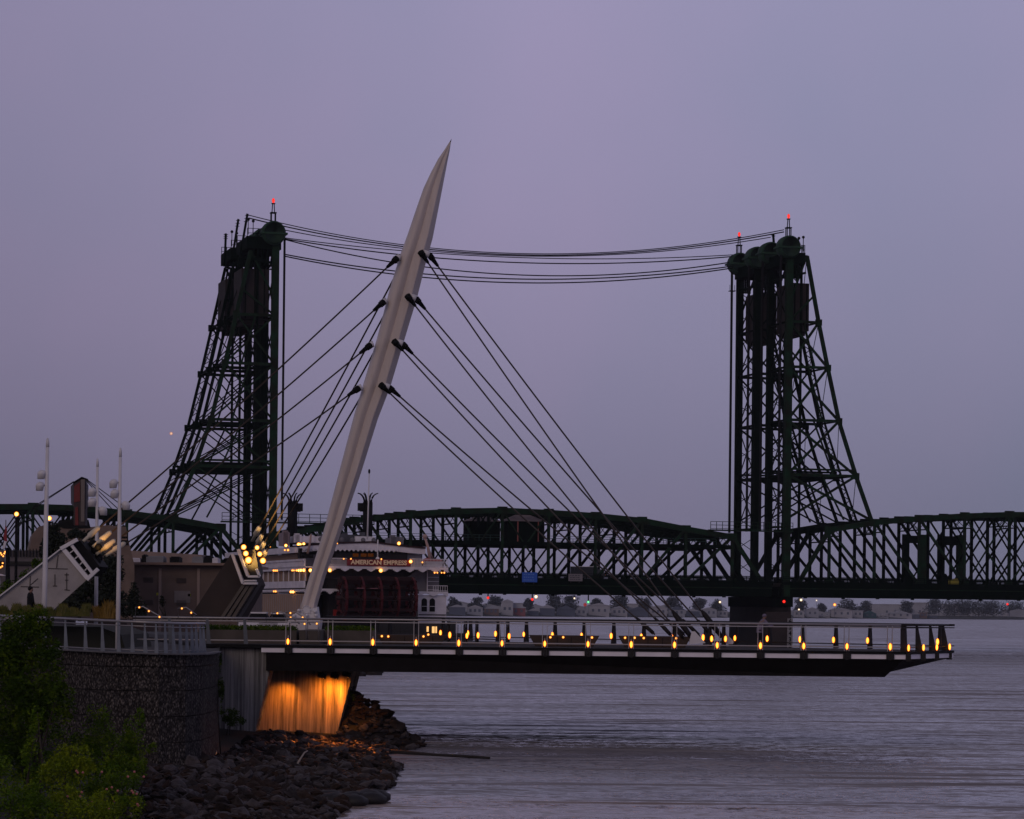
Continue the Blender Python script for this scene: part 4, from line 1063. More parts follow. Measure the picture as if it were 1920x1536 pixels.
n1 = wnoise(.50, 1.0, 1.7, 5, .62); n2 = wnoise(.05, .30, 1.0, 3); n3 = wnoise(.010, .07, 1.0, 3); n4 = wnoise(.04, .42, 1.0, 6, .68)
def vmath(op, a, b=None, v=None):
    n = t_.nodes.new('ShaderNodeVectorMath'); n.operation = op; t_.links.new(a, n.inputs[0])
    if b is not None: t_.links.new(b, n.inputs[1])
    if v is not None: n.inputs[1].default_value = v
    return n
a1 = vmath('SUBTRACT', n1.outputs['Color'], v=(.5, .5, .5)); a1 = vmath('MULTIPLY', a1.outputs[0], v=(2.4, 2.6, 0))
# wind waves: the faces seen from this bank lean towards it
sx_ = t_.nodes.new('ShaderNodeSeparateXYZ'); t_.links.new(a1.outputs[0], sx_.inputs[0])
ab_ = math_('ABSOLUTE', sx_.outputs[1]); ng_ = math_('MULTIPLY', ab_.outputs[0], v=-1.0)
cb_ = t_.nodes.new('ShaderNodeCombineXYZ'); t_.links.new(sx_.outputs[0], cb_.inputs[0]); t_.links.new(ng_.outputs[0], cb_.inputs[1])
a1 = cb_
a2 = vmath('SUBTRACT', n2.outputs['Color'], v=(.5, .62, .5)); a2 = vmath('MULTIPLY', a2.outputs[0], v=(.10, .50, 0))
amp = t_.nodes.new('ShaderNodeMapRange'); amp.inputs[1].default_value = .38; amp.inputs[2].default_value = .66; amp.inputs[3].default_value = .72; amp.inputs[4].default_value = 1.15
t_.links.new(n3.outputs[0], amp.inputs[0])
cmb = t_.nodes.new('ShaderNodeVectorMath'); cmb.operation = 'SCALE'; t_.links.new(a1.outputs[0], cmb.inputs[0]); t_.links.new(amp.outputs[0], cmb.inputs['Scale'])
# dark streaks: narrow bands of steeper ripples that face the viewer
st4 = t_.nodes.new('ShaderNodeMapRange'); st4.inputs[1].default_value = .55; st4.inputs[2].default_value = .68; st4.inputs[3].default_value = 0; st4.inputs[4].default_value = -2.2; t_.links.new(n4.outputs[0], st4.inputs[0])
cx4 = t_.nodes.new('ShaderNodeCombineXYZ'); t_.links.new(st4.outputs[0], cx4.inputs[1]); cx4.inputs[2].default_value = 1.0
s1 = vmath('ADD', cmb.outputs[0], a2.outputs[0]); s2_ = vmath('ADD', s1.outputs[0], cx4.outputs[0]); sep_w = t_.nodes.new('ShaderNodeSeparateXYZ'); t_.links.new(tcw.outputs['Object'], sep_w.inputs[0])
wob = math_('MULTIPLY', n2.outputs[0], v=14.0); yy = math_('ADD', sep_w.outputs[1], wob.outputs[0]); xs_ = math_('MULTIPLY', sep_w.outputs[0], v=.35); yy = math_('ADD', yy.outputs[0], xs_.outputs[0])
shal = t_.nodes.new('ShaderNodeMapRange'); t_.links.new(yy.outputs[0], shal.inputs[0]); shal.inputs[1].default_value = 102; shal.inputs[2].default_value = 98; shal.inputs[3].default_value = 0; shal.inputs[4].default_value = 1
mxw = t_.nodes.new('ShaderNodeMixRGB'); t_.links.new(shal.outputs[0], mxw.inputs[0]); mxw.inputs[1].default_value = (.27, .255, .29, 1); mxw.inputs[2].default_value = (.25, .19, .17, 1); t_.links.new(mxw.outputs[0], b_.inputs['Base Color'])
calm = math_('MULTIPLY', shal.outputs[0], v=-.55); calm1 = math_('ADD', calm.outputs[0], v=1.0)
sc_w = t_.nodes.new('ShaderNodeVectorMath'); sc_w.operation = 'MULTIPLY'; cbw = t_.nodes.new('ShaderNodeCombineXYZ'); t_.links.new(calm1.outputs[0], cbw.inputs[0]); t_.links.new(calm1.outputs[0], cbw.inputs[1]); cbw.inputs[2].default_value = 1
t_.links.new(s2_.outputs[0], sc_w.inputs[0]); t_.links.new(cbw.outputs[0], sc_w.inputs[1])
s3 = vmath('NORMALIZE', sc_w.outputs[0])
t_.links.new(s3.outputs[0], b_.inputs['Normal'])
m = MB(); m.add([(-4000, 20, 0), (6000, 20, 0), (6000, 9000, 0), (-4000, 9000, 0)], [(0, 1, 2, 3)])
o = m.build('river', wm); o.data.transform(Matrix.Translation(o.location)); o.location = (0, 0, 0); tag(o, kind='structure')

# river bank terrain under the rocks
def shoreX(Y):
    pts = [(60, -6.2), (76, -5.5), (84, -5.5), (90, -5.4), (94, -4.9), (97, -4.5), (104, -4.6), (110, -4.5), (114, -5.4), (120, -5.6), (127, -4.1), (131, -5.4), (136, -8.0), (150, -12.5), (230, -16), (300, -17)]
    for (a, xa), (b, xb) in zip(pts, pts[1:]):
        if Y <= b: return lerp(xa, xb, max(0, (Y - a) / (b - a)))
    return pts[-1][1]
def bankZ(X, Y):
    d = shoreX(Y) - X
    z = .085 * d + .04 if d > 0 else .5 * d
    z = min(z, 1.3 + .01 * d)
    g = math.exp(-(((X + 8.6) / 2.0) ** 2 + ((Y - 131.5) / 2.6) ** 2)) * 2.2
    g += math.exp(-(((X + 6.4) / 1.5) ** 2 + ((Y - 130.0) / 2.0) ** 2)) * 1.0
    return max(z + g, -2.5)
m = MB(); nx, ny = 60, 90; vs_ = []
for j in range(ny + 1):
    for i in range(nx + 1):
        X = lerp(-70, 0, (i / nx) ** .8); Y = lerp(40, 235, (j / ny) ** 1.2); vs_.append((X, Y, bankZ(X, Y)))
m.add(vs_, [(j * (nx + 1) + i, j * (nx + 1) + i + 1, (j + 1) * (nx + 1) + i + 1, (j + 1) * (nx + 1) + i) for j in range(ny) for i in range(nx)], True)
tag(m.build('river_bank', mat('bank_soil', (.010, .008, .008), .95, noise=.5, nscale=.8, bump=.5, bscale=3)), kind='structure')

# rocks
rock_mats = [mat('basalt', (.036, .028, .028), .8, noise=.6, nscale=2.2, bump=.5, bscale=5, spec=.10), mat('basalt_brown', (.045, .028, .022), .8, noise=.6, nscale=2.0, bump=.5, bscale=5, spec=.10), mat('basalt_grey', (.080, .068, .072), .6, noise=.55, nscale=2.0, bump=.5, bscale=5, spec=.10)]
import bmesh
def rockmesh(seed):
    r = random.Random(seed); bm = bmesh.new(); bmesh.ops.create_icosphere(bm, subdivisions=1, radius=1)
    for v in bm.verts: v.co *= r.uniform(.72, 1.18)
    for _ in range(3):      # flat broken faces
        n = V((r.uniform(-1, 1), r.uniform(-1, 1), r.uniform(-.4, 1))).normalized(); d = r.uniform(.45, .75)
        for v in bm.verts:
            q = v.co.dot(n) - d
            if q > 0: v.co -= n * q
    bmesh.ops.bevel(bm, geom=bm.edges[:], offset=.05, segments=1, affect='EDGES') if False else None
    me = bpy.data.meshes.new('boulder'); bm.to_mesh(me); bm.free(); me.materials.append(rock_mats[seed % 3]); return me
RM = [rockmesh(i) for i in range(15)]
rocks = []
def inside_wall(X, Y):
    return False
r2 = random.Random(11)
tries = 0
while len(rocks) < 7000 and tries < 60000:
    tries += 1
    Y = 76 + 62 * r2.random() ** .9; X = shoreX(Y) + .1 - 12.5 * r2.random()
    px = X / Y * F + 960
    if px < 255 - (Y < 90) * 60: continue
    if Y > 125.0 and -13 < X < -8.15 - (Y - 125) * .02: continue      # abutment
    if Y > 101 and X < -11.3: continue                  # gabion wall / abutment wall
    if Y > 96.5 and X < -11.7: continue
    s = r2.uniform(.10, .22) if r2.random() < .85 else r2.uniform(.22, .36)
    if Y < 84: s *= .8
    rocks.append((X, Y, s))
rocks.sort(key=lambda q: -q[2] / q[1])
big = rocks[:290]; rest = rocks[290:]
def rock_label(X, Y):
    if shoreX(Y) - X < 1.2: return 'dark wet boulder lying at the water edge of the rocky bank'
    if Y > 128: return 'brown boulder on the rock mound right of the glowing abutment'
    if Y > 118: return 'dark boulder piled below the glowing concrete abutment'
    return 'dark angular boulder on the bank beside the gabion wall'
for X, Y, s in big:
    o = bpy.data.objects.new('boulder', RM[r2.randrange(15)]); C.objects.link(o)
    o.location = (X, Y, bankZ(X, Y) + s * r2.uniform(.1, .6)); o.scale = (s * r2.uniform(1.0, 1.5), s * r2.uniform(.8, 1.2), s * r2.uniform(.38, .62))
    o.rotation_euler = (r2.uniform(-.8, .8), r2.uniform(-.8, .8), r2.uniform(0, 6.28))
    tag(o, rock_label(X, Y), 'boulder', 'boulders of the river bank')
m = [MB(), MB(), MB()]
for X, Y, s in rest:
    k = r2.randrange(15); me = RM[k]
    mt = Matrix.Translation((X, Y, bankZ(X, Y) + s * r2.uniform(-.1, .75))) @ (Matrix.Rotation(r2.uniform(0, 6.28), 4, 'Z') @ Matrix.Rotation(r2.uniform(-.9, .9), 4, 'X')) @ Matrix.Diagonal((s * r2.uniform(1, 1.5), s * r2.uniform(.8, 1.2), s * r2.uniform(.35, .6), 1))
    m[k % 3].add([mt @ v.co for v in me.vertices], [tuple(p.vertices) for p in me.polygons])
mm = MB(); idx = []
for q in range(3):
    mm.add(m[q].v, m[q].f); idx += [q] * len(m[q].f)
o = mm.build('riprap', rock_mats[0])
for q in (1, 2): o.data.materials.append(rock_mats[q])
o.data.polygons.foreach_set('material_index', idx)
tag(o, kind='stuff'); o['label'] = 'small broken rocks covering the river bank'
# shore ledge of black rock overhanging the water
m = MB()
for k in range(26):
    p = at(r2.uniform(610, 700), r2.uniform(1478, 1500), 90); s = r2.uniform(.2, .5); m.ball(V((p.x, 90 + r2.uniform(-1.5, 1.5), .15)), s * 1.3, s, s * .6, n=7, m=5)
o = m.build('rock_ledge', mat('wet_black_rock', (.012, .010, .012), .6, bump=.6, bscale=4)); tag(o, 'low black rock ledge jutting into the water near the bottom', 'rock ledge')
def stick(name, pts, r0, r1, m_, label, cat, n=8, Y=None):
    m = MB(); m.tube(pts, r0, n, r2=r1); o = m.build(name, m_); tag(o, label, cat); return o
p0, p1 = at(706, 1414.5, 121.5), at(918, 1425, 117)
pts = [V((lerp(p0.x, p1.x, u), lerp(p0.y, p1.y, u), .05 + .02 * math.sin(9 * u))) for u in [k / 10 for k in range(11)]]
stick('driftwood_log', pts, .13, .05, mat('log_dark', (.02, .016, .016), .8), 'long dark log floating out from the rocky bank', 'log')
stick('bare_branch', [at(553, 1442, 104), at(560, 1428, 104), at(571, 1411, 104.2), at(577, 1408, 104.3)], .05, .02, mat('branch_pale', (.30, .26, .25), .8), 'pale bare branch sticking up from the rocks', 'branch')
stick('driftwood_stick', [at(228, 1476, 82), at(245, 1482, 82), at(262, 1489, 82.2)], .08, .05, mat('branch_pale', (.30, .26, .25), .8), 'pale weathered stick lying behind the shrubs', 'branch')
# small rocks at the waterline beyond the abutment
for k in range(22):
    m = MB()
    x = r2.uniform(655, 700); y = 1262 + r2.uniform(-8, 6); Y = 6.6 * F / (y - 1137) ; p = at(x, y, Y); s = r2.uniform(.5, 1.2); m.ball(V((p.x, Y, .1)), s * 1.2, s, s * .6, n=7, m=5)
    o = m.build('boulder', rock_mats[0]); tag(o, 'black rock at the water line just under the pier girder', 'boulder', 'boulders of the river bank')

# abutment under the pier (battered, board marked)
def board_mat(name, col, sx):
    m_ = bpy.data.materials.new(name); m_.use_nodes = True; tt = m_.node_tree; bb = tt.nodes['Principled BSDF']; bb.inputs['Roughness'].default_value = .85
    tcn = tt.nodes.new('ShaderNodeTexCoord'); mpn = tt.nodes.new('ShaderNodeMapping'); mpn.inputs['Scale'].default_value = (sx, .3, .10)
    tt.links.new(tcn.outputs['Object'], mpn.inputs[0])
    if name == 'battered_concrete': mpn.vector_type = 'POINT'; mpn.inputs['Rotation'].default_value = (0, R(-13), 0)
    n = tt.nodes.new('ShaderNodeTexNoise'); n.inputs['Scale'].default_value = 1.6; n.inputs['Detail'].default_value = 6; n.inputs['Roughness'].default_value = .7
    tt.links.new(mpn.outputs[0], n.inputs['Vector'])
    r = tt.nodes.new('ShaderNodeValToRGB'); r.color_ramp.elements[0].position = .36; r.color_ramp.elements[1].position = .64
    r.color_ramp.elements[0].color = (*[c * .12 for c in col], 1); r.color_ramp.elements[1].color = (*col, 1)
    tt.links.new(n.outputs[0], r.inputs[0]); tt.links.new(r.outputs[0], bb.inputs['Base Color'])
    bu = tt.nodes.new('ShaderNodeBump'); bu.inputs['Strength'].default_value = .6; bu.inputs['Distance'].default_value = .06
    tt.links.new(n.outputs[0], bu.inputs['Height']); tt.links.new(bu.outputs[0], bb.inputs['Normal']); return m_
m = MB()
TL, TR, BR_, BL_ = at(505, 1250, 128.0), at(664, 1250, 128.0), at(626, 1400, 127.0), at(452, 1400, 127.0)
m.hexa([BL_, BR_, BR_ + V((0, 8, 0)), BL_ + V((0, 8, 0)), TL, TR, TR + V((0, 7, 0)), TL + V((0, 7, 0))])
o = m.build('pier_abutment', board_mat('battered_concrete', (.36, .24, .15), 3.0)); tag(o, 'leaning board marked concrete abutment lit amber under the pier', 'abutment')
m = MB(); pA, pB = near(404, 0, .3), near(516, 0, .3)
m.hexa([V((pA.x, pA.y, -.5)), at(468, 1345, 125.7), V((pB.x - 1, pB.y + 3, -.5)), V((pA.x, pA.y + 3, -.5)), V((pA.x, pA.y, 4.58)), V((pB.x, pB.y, 4.58)), V((pB.x, pB.y + 3, 4.58)), V((pA.x, pA.y + 3, 4.58))])
m.v[1] = (at(468, 1345, 125.7).x, 125.7, -.5)
o = m.build('retaining_wall', board_mat('ribbed_concrete', (.30, .285, .28), 5.0)); tag(o, 'grey ribbed concrete retaining wall left of the glowing abutment', 'wall')
m = MB(); q0, q1 = near(400, 0, .05), near(409, 0, .05); m.abox(q0.x, q1.x - .05, 124.6, 125.6, -.4, 4.35); o = m.build('wall_pilaster', M_conc); tag(o, 'narrow pale concrete pilaster between the stone gabions and ribbed wall', 'pilaster')
# floods for the abutment
def fsp(x, Y, tx, ty, tY, pw, sz, bl=.7): spot('abutment_spot', at(x, 1277, Y), at(tx, ty, tY), pw, sz, bl, amb, .06)
fsp(628, 127.0, 612, 1322, 127.9, 330, 130, 1)
fsp(651, 127.0, 636, 1322, 127.9, 150, 130, 1)
fsp(545, 127.0, 528, 1335, 127.9, 190, 110, 1)
spot('rock_spot', at(640, 1277, 126.0), at(640, 1415, 119), 2200, 56, 1, (1.0, .22, .015), .25)

# ---- gabion wall with plaza on top
GP = [(-900, 128), (-80, 110), (-20, 106), (60, 103), (123, 101), (200, 99), (300, 98.5), (350, 99.3), (380, 101), (398, 103.5), (409, 107), (413, 112), (412, 125)]
def gp(px, Y, z): return V(((px - 960) / F * Y, Y, z))
def gz(px): return lerp(4.90, 4.74, max(0, px) / 413)
gm = bpy.data.materials.new('gabion_stone'); gm.use_nodes = True; tt = gm.node_tree; bb = tt.nodes['Principled BSDF']; bb.inputs['Roughness'].default_value = .9; bb.inputs['Specular IOR Level'].default_value = .1
tcn = tt.nodes.new('ShaderNodeTexCoord'); mpn = tt.nodes.new('ShaderNodeMapping'); mpn.inputs['Scale'].default_value = (19, 19, 10)
tt.links.new(tcn.outputs['Object'], mpn.inputs[0])
vo = tt.nodes.new('ShaderNodeTexVoronoi'); vo.inputs['Scale'].default_value = 1; vo.inputs['Randomness'].default_value = 1; tt.links.new(mpn.outputs[0], vo.inputs['Vector'])
hs_ = tt.nodes.new('ShaderNodeSeparateColor'); tt.links.new(vo.outputs['Color'], hs_.inputs[0])
r = tt.nodes.new('ShaderNodeValToRGB'); e = r.color_ramp.elements; e[0].color = (.038, .033, .034, 1); e[1].color = (.20, .175, .165, 1); q = e.new(.55); q.color = (.070, .062, .062, 1)
tt.links.new(hs_.outputs[0], r.inputs[0])
dm = tt.nodes.new('ShaderNodeMapRange'); dm.inputs[1].default_value = .25; dm.inputs[2].default_value = .6; dm.inputs[3].default_value = 1; dm.inputs[4].default_value = .3
tt.links.new(vo.outputs['Distance'], dm.inputs[0])
mx = tt.nodes.new('ShaderNodeMixRGB'); mx.blend_type = 'MULTIPLY'; mx.inputs[0].default_value = 1; tt.links.new(r.outputs[0], mx.inputs[1]); tt.links.new(dm.outputs[0], mx.inputs[2])
tt.links.new(mx.outputs[0], bb.inputs['Base Color'])
bu = tt.nodes.new('ShaderNodeBump'); bu.invert = True; bu.inputs['Strength'].default_value = 1; bu.inputs['Distance'].default_value = .06; tt.links.new(vo.outputs['Distance'], bu.inputs['Height']); tt.links.new(bu.outputs[0], bb.inputs['Normal'])
gab = thing('gabion_wall', gp(250, 99, 0), 'curved dark wall of stone filled wire gabions with a pale coping below the grey railing', 'wall')
fine = []
for (a, ya), (b, yb) in zip(GP, GP[1:]):
    for k in range(4): fine.append((lerp(a, b, k / 4), lerp(ya, yb, k / 4)))
fine.append(GP[-1])
m = MB()
courses = [(-.6, .55), (.58, 1.5), (1.53, 2.45), (2.48, 3.4), (3.43, 4.28), (4.31, None)]
for ci, (z0, z1) in enumerate(courses):
    ins = .035 * (ci - 3)
    vs_ = []
    for px, Y in fine:
        zt = gz(px) - .04 if z1 is None else z1
        vs_ += [gp(px, Y + ins, z0), gp(px, Y + ins, zt)]
    m.add(vs_, [(2 * i, 2 * i + 2, 2 * i + 3, 2 * i + 1) for i in range(len(fine) - 1)])
    vs_ = []
    for px, Y in fine:
        zt = gz(px) - .04 if z1 is None else z1
        vs_ += [gp(px, Y + ins, zt), gp(px, Y + .8, zt)]
    m.add(vs_, [(2 * i, 2 * i + 2, 2 * i + 3, 2 * i + 1) for i in range(len(fine) - 1)])
m.build('stone_face', gm, gab)
m = MB()
for a, b in zip(fine[:-8], fine[1:-8]): m.bar(gp(a[0], a[1] - .03, gz(a[0]) - .005), gp(b[0], b[1] - .03, gz(b[0]) - .005), .05, .30, V((0, 1, 0)))
m.build('coping', mat('coping_pale', (.12, .115, .125), .8, noise=.3, nscale=3), gab)
m = MB()
for (px, Y) in ((200, 98.85), (260, 98.6), (330, 98.7)):
    pass
m.tube([gp(285, 98.3, .18), gp(330, 98.5, .32), gp(380, 100.6, .42), gp(405, 104.5, .5), gp(409, 106.5, .8)], .02, 5); m.build('wire_edge', M_steel, gab)
# plaza ground
m = MB(); vs_ = [gp(px, Y + .2, gz(px) - .12) for px, Y in fine] + [V((-14.0, 125.8, 4.56)), V((-14, 150, 4.56)), V((-21, 200, 4.56)), V((-90, 200, 4.56)), V((-90, 110, 4.56))]
m.add(vs_, [tuple(range(len(vs_)))]); tag(m.build('plaza', mat('plaza_paving', (.035, .032, .033), .85, noise=.3, nscale=1.5)), kind='structure')
m = MB(); m.abox(-90, -14.2, 126.2, 127, -.5, 4.4); tag(m.build('embankment', M_concd), kind='structure')
p_a, p_b = at(-60, 1140, 121), at(236, 1140, 121)
m = MB(); m.prism([V((p_a.x, 121, 4.5)), V((p_b.x, 121, 4.5)), V((p_b.x - .2, 121, 5.2)), V((p_b.x - 1.2, 121.2, 5.55)), V((p_a.x, 121, 5.6))], (0, 9, 0)); tag(m.build('raised_ground', mat('bed_dark', (.020, .020, .014), .9)), kind='structure')
# curved plaza railing
PXR = [0, 37, 83, 123, 160, 192, 222, 248, 272, 293, 310, 325, 338, 350, 360, 368, 376, 382]
def gy(px):
    for (a, ya), (b, yb) in zip(GP, GP[1:]):
        if px <= b: return lerp(ya, yb, (px - a) / (b - a)) + .35
pr = thing('plaza_railing', gp(200, 99.5, 4.8), 'grey steel railing with wide fin posts curving along the top of the gabion wall', 'railing', 'railings of the plaza')
def rtop(px): return lerp(6.08, 5.87, max(0, px) / 382)
for px in PXR:
    Y = gy(px) + (max(0, px - 300) / 82) ** 2 * 1.6; b = gp(px, Y, gz(px)); m = MB(); hz = rtop(px) - b.z
    a_ = V((1, 0, 0)) if px < 300 else V((.9, .4, 0)).normalized(); n_ = V((-a_.y, a_.x, 0))
    wd = .095
    m.hexa([b - a_ * wd * .45 - n_ * .05, b + a_ * wd * 1.2 - n_ * .05, b + a_ * wd * 1.2 + n_ * .02, b - a_ * wd * .45 + n_ * .02,
            b - a_ * wd * .35 - n_ * .02 + UP * hz, b + a_ * wd * .15 - n_ * .02 + UP * hz, b + a_ * wd * .15 + n_ * .02 + UP * hz, b - a_ * wd * .35 + n_ * .02 + UP * hz])
    m.build('post', mat('plaza_post', (.15, .17, .21), .5, noise=.25, nscale=3), pr)
pth = []
for px in [-60, -20, 0, 60, 123, 192, 250, 293, 325, 350, 368, 378, 384]:
    pth.append(V(((px - 960) / F * (gy(px) + (max(0, px - 300) / 82) ** 2 * 1.6), gy(px) + (max(0, px - 300) / 82) ** 2 * 1.6, rtop(px))))
m = MB(); m.tube(pth, .05, 8); m.build('handrail', M_steel, pr)
m = MB(); m.tube([p - UP * .15 for p in pth], .025, 6); m.build('top_bar', M_steel, pr)
m = MB(); m.tube([V((p.x, p.y, gz((p.x / p.y) * F + 960) + .10)) for p in pth], .022, 6); m.build('bottom_bar', M_steel, pr)
# straight plaza railing joining the pier
pr = thing('plaza_railing', near(430, 4.75), 'straight grey railing above the ribbed concrete wall joining plaza and pier', 'railing', 'railings of the plaza')
for px in (320, 391, 461):
    b = near(px, 4.74); m = MB(); m.hexa([b + V((-.07, -.05, 0)), b + V((.13, -.05, 0)), b + V((.13, .03, 0)), b + V((-.07, .03, 0)), b + V((-.12, -.03, 1.25)), b + V((.0, -.03, 1.25)), b + V((.0, .02, 1.25)), b + V((-.12, .02, 1.25))])
    m.build('post', M_post, pr)
rails(pr, [near(px, 0) for px in (250, 350, 430, 499)], 5.99, 4.96)

# planters
def planter(x0, x1, yt, Y, dY, label):
    p0, p1 = at(x0, yt, Y), at(x1, yt, Y); m = MB(); m.abox(p0.x, p1.x, Y, Y + dY, 4.56, p0.z)
    o = m.build('planter', mat('planter_conc', (.085, .070, .060), .9, noise=.35, nscale=1.5)); tag(o, label, 'planter', 'concrete planters by the mast'); return p0, p1, p0.z
pl1 = planter(372, 556, 1180.5, 130.5, 2.2, 'long brown concrete planter with low green plants behind the straight railing')
pl2 = planter(561, 600, 1182, 130.3, 6.5, 'square concrete plinth block directly under the mast pedestal')
pl3 = planter(604, 700, 1182, 133, 3, 'dark concrete planter just right of the mast foot')
# ================================================================== vegetation
def leaf_mat(name, c1, c2, c3):
    m = bpy.data.materials.new(name); m.use_nodes = True; t = m.node_tree; b = t.nodes['Principled BSDF']; b.inputs['Roughness'].default_value = .6
    g = t.nodes.new('ShaderNodeObjectInfo'); tcn = t.nodes.new('ShaderNodeTexCoord')
    n = t.nodes.new('ShaderNodeTexNoise'); n.inputs['Scale'].default_value = 1.7; n.inputs['Detail'].default_value = 8; n.inputs['Roughness'].default_value = .8
    t.links.new(tcn.outputs['Object'], n.inputs['Vector'])
    r = t.nodes.new('ShaderNodeValToRGB'); e = r.color_ramp.elements; e[0].position = .34; e[1].position = .66; e[0].color = (*c1, 1); e[1].color = (*c3, 1); q = e.new(.5); q.color = (*c2, 1)
    t.links.new(n.outputs[0], r.inputs[0]); t.links.new(r.outputs[0], b.inputs['Base Color'])
    b.inputs['Specular IOR Level'].default_value = .06
    return m
L_dark = leaf_mat('leaf_dark', (.010, .026, .002), (.030, .060, .003), (.12, .165, .006))
L_mid = leaf_mat('leaf_mid', (.020, .054, .003), (.060, .115, .004), (.19, .225, .010))
L_yel = leaf_mat('leaf_yellow', (.045, .080, .003), (.115, .165, .005), (.27, .30, .010))
L_far = mat('leaf_shadow', (.018, .026, .016), .9, noise=.5, nscale=1.2)
L_grass = leaf_mat('grass_mix', (.040, .050, .012), (.10, .10, .026), (.19, .15, .05))
L_gold = leaf_mat('grass_gold', (.10, .06, .012), (.20, .12, .03), (.26, .17, .05))
M_bark = mat('bark', (.045, .035, .028), .9, noise=.4, nscale=4)
def leaves(m, cx, cy, cz, rx, ry, rz, n, ls, r, shell=.55):
    for _ in range(n):
        while True:
            a = V((r.uniform(-1, 1), r.uniform(-1, 1), r.uniform(-1, 1)))
            if a.length < 1 and a.length > shell * r.random(): break
        p = V((cx + a.x * rx, cy + a.y * ry, cz + a.z * rz)); s = ls * r.uniform(.6, 1.4)
        u = V((r.uniform(-1, 1), r.uniform(-1, 1), r.uniform(-.7, .7))).normalized(); v = u.cross(V((r.uniform(-1, 1), r.uniform(-1, 1), r.uniform(-1, 1)))).normalized()
        m.add([p - u * s, p - v * s * .42, p + u * s, p + v * s * .42], [(0, 1, 2, 3)])
def plant(name, clumps, n, ls, lm, label, cat, base, seed, group=None, stems=5, shell=.5, droop=None):
    r = random.Random(seed); t = thing(name, base, label, cat, group)
    m = MB(); tot = sum(c[3] * c[5] for c in clumps)
    for (cx, cy, cz, rx, ry, rz) in clumps:
        k = int(n * rx * rz / tot); sub = max(3, int(k / 90))
        for _ in range(sub):
            a = V((r.uniform(-1, 1), r.uniform(-1, 1), r.uniform(-1, 1)));
            if a.length > 1: a.normalize()
            q = r.uniform(.28, .5); leaves(m, cx + a.x * rx * .75, cy + a.y * ry * .75, cz + a.z * rz * .75, rx * q, ry * q, rz * q, int(k / sub * .72), ls, r, .2)
        leaves(m, cx, cy, cz, rx * 1.05, ry * 1.05, rz * 1.05, int(k * .28), ls, r, shell)
    m.build('crown' if cat == 'tree' else 'foliage', lm, t)
    m = MB(); b = V(base)
    for (cx, cy, cz, rx, ry, rz) in clumps[:stems]:
        e_ = V((cx, cy, cz + rz * .5)); mid = (b + e_) / 2 + V((r.uniform(-.2, .2), 0, 0)); m.tube([b + V((r.uniform(-.08, .08), 0, 0)), mid, e_], .06 if cat == 'tree' else .035, 6, r2=.012)
    m.build('trunk' if cat == 'tree' else 'stem', M_bark, t)
    return t
def cl(px, py, Y, rx, rz, ry=None):   # clump from pixels, radii in pixels
    p = at(px, py, Y); k = Y / F
    return (p.x, p.y, p.z, rx * k, (ry or rx) * k, rz * k)
def gbase(px, Y): X = (px - 960) / F * Y; return V((X, Y, max(bankZ(X, Y), .0) - .05))
plant('tree', [cl(40, 1190, 78, 55, 45), cl(70, 1165, 78, 30, 30), cl(-10, 1240, 78, 60, 50), cl(60, 1260, 78, 65, 55), cl(20, 1330, 78, 70, 55), cl(95, 1330, 78, 50, 45), cl(110, 1300, 77, 30, 22), cl(10, 1400, 78, 60, 40), cl(90, 1215, 78, 26, 24)], 21000, .058, L_dark,
      'big dark leafy tree at the left edge in front of the gabion wall', 'tree', gbase(60, 79), 1, stems=9)
plant('shrub', [cl(60, 1440, 79, 60, 40), cl(120, 1400, 80, 50, 40), cl(170, 1455, 79, 70, 40), cl(230, 1440, 80, 50, 30), cl(20, 1420, 79, 50, 50), cl(100, 1480, 78, 80, 40), cl(215, 1500, 77, 45, 35)], 9000, .05, L_mid, 'broad green thicket filling the lower left between tree and stones', 'shrub', gbase(120, 79), 31, 'yellow green bushes at the lower left', stems=7)
plant('sapling', [cl(62, 1420, 76, 26, 60), cl(70, 1350, 76, 20, 30), cl(50, 1480, 76, 30, 30)], 1500, .045, L_mid, 'slim sapling with a thin dark trunk at the lower left', 'tree', at(66, 1540, 76) * 1.0, 2, stems=3)
plant('shrub', [cl(185, 1370, 80, 32, 50), cl(205, 1410, 80, 40, 45), cl(170, 1420, 80, 35, 40)], 4200, .045, L_mid, 'upright green shrub before the gabion wall, left one of the pair', 'shrub', gbase(190, 80), 3, 'shrubs at the foot of the gabion wall')
plant('shrub', [cl(252, 1385, 81, 24, 48), cl(245, 1430, 81, 34, 42), cl(262, 1345, 81, 10, 18), cl(285, 1405, 81, 12, 12)], 3400, .045, L_mid, 'upright green shrub before the gabion wall, right one ending in a pointed tip', 'shrub', gbase(250, 81), 4, 'shrubs at the foot of the gabion wall')
plant('shrub', [cl(135, 1415, 74, 40, 24), cl(115, 1450, 74, 45, 30), cl(150, 1440, 74, 30, 22)], 4200, .042, L_yel, 'bright yellow green bush between the dark tree and the green shrubs', 'shrub', gbase(130, 74), 5, 'yellow green bushes at the lower left')
plant('shrub', [cl(30, 1500, 70, 60, 40), cl(80, 1530, 70, 50, 35), cl(-10, 1450, 71, 40, 35)], 5600, .042, L_mid, 'wide green bush in the bottom left corner', 'shrub', gbase(30, 70), 6, 'yellow green bushes at the lower left')
plant('shrub', [cl(165, 1525, 70, 55, 32), cl(120, 1495, 71, 35, 26), cl(200, 1510, 71, 34, 34)], 5200, .040, L_yel, 'yellow green bush at the bottom edge below the pale stick', 'shrub', gbase(160, 70), 7, 'yellow green bushes at the lower left')
plant('shrub', [cl(225, 1465, 77, 40, 22), cl(245, 1510, 74, 30, 28), cl(180, 1475, 76, 32, 22)], 3600, .04, L_mid, 'dark green bush with tiny pink flowers around the pale stick', 'shrub', gbase(225, 77), 8, 'yellow green bushes at the lower left')
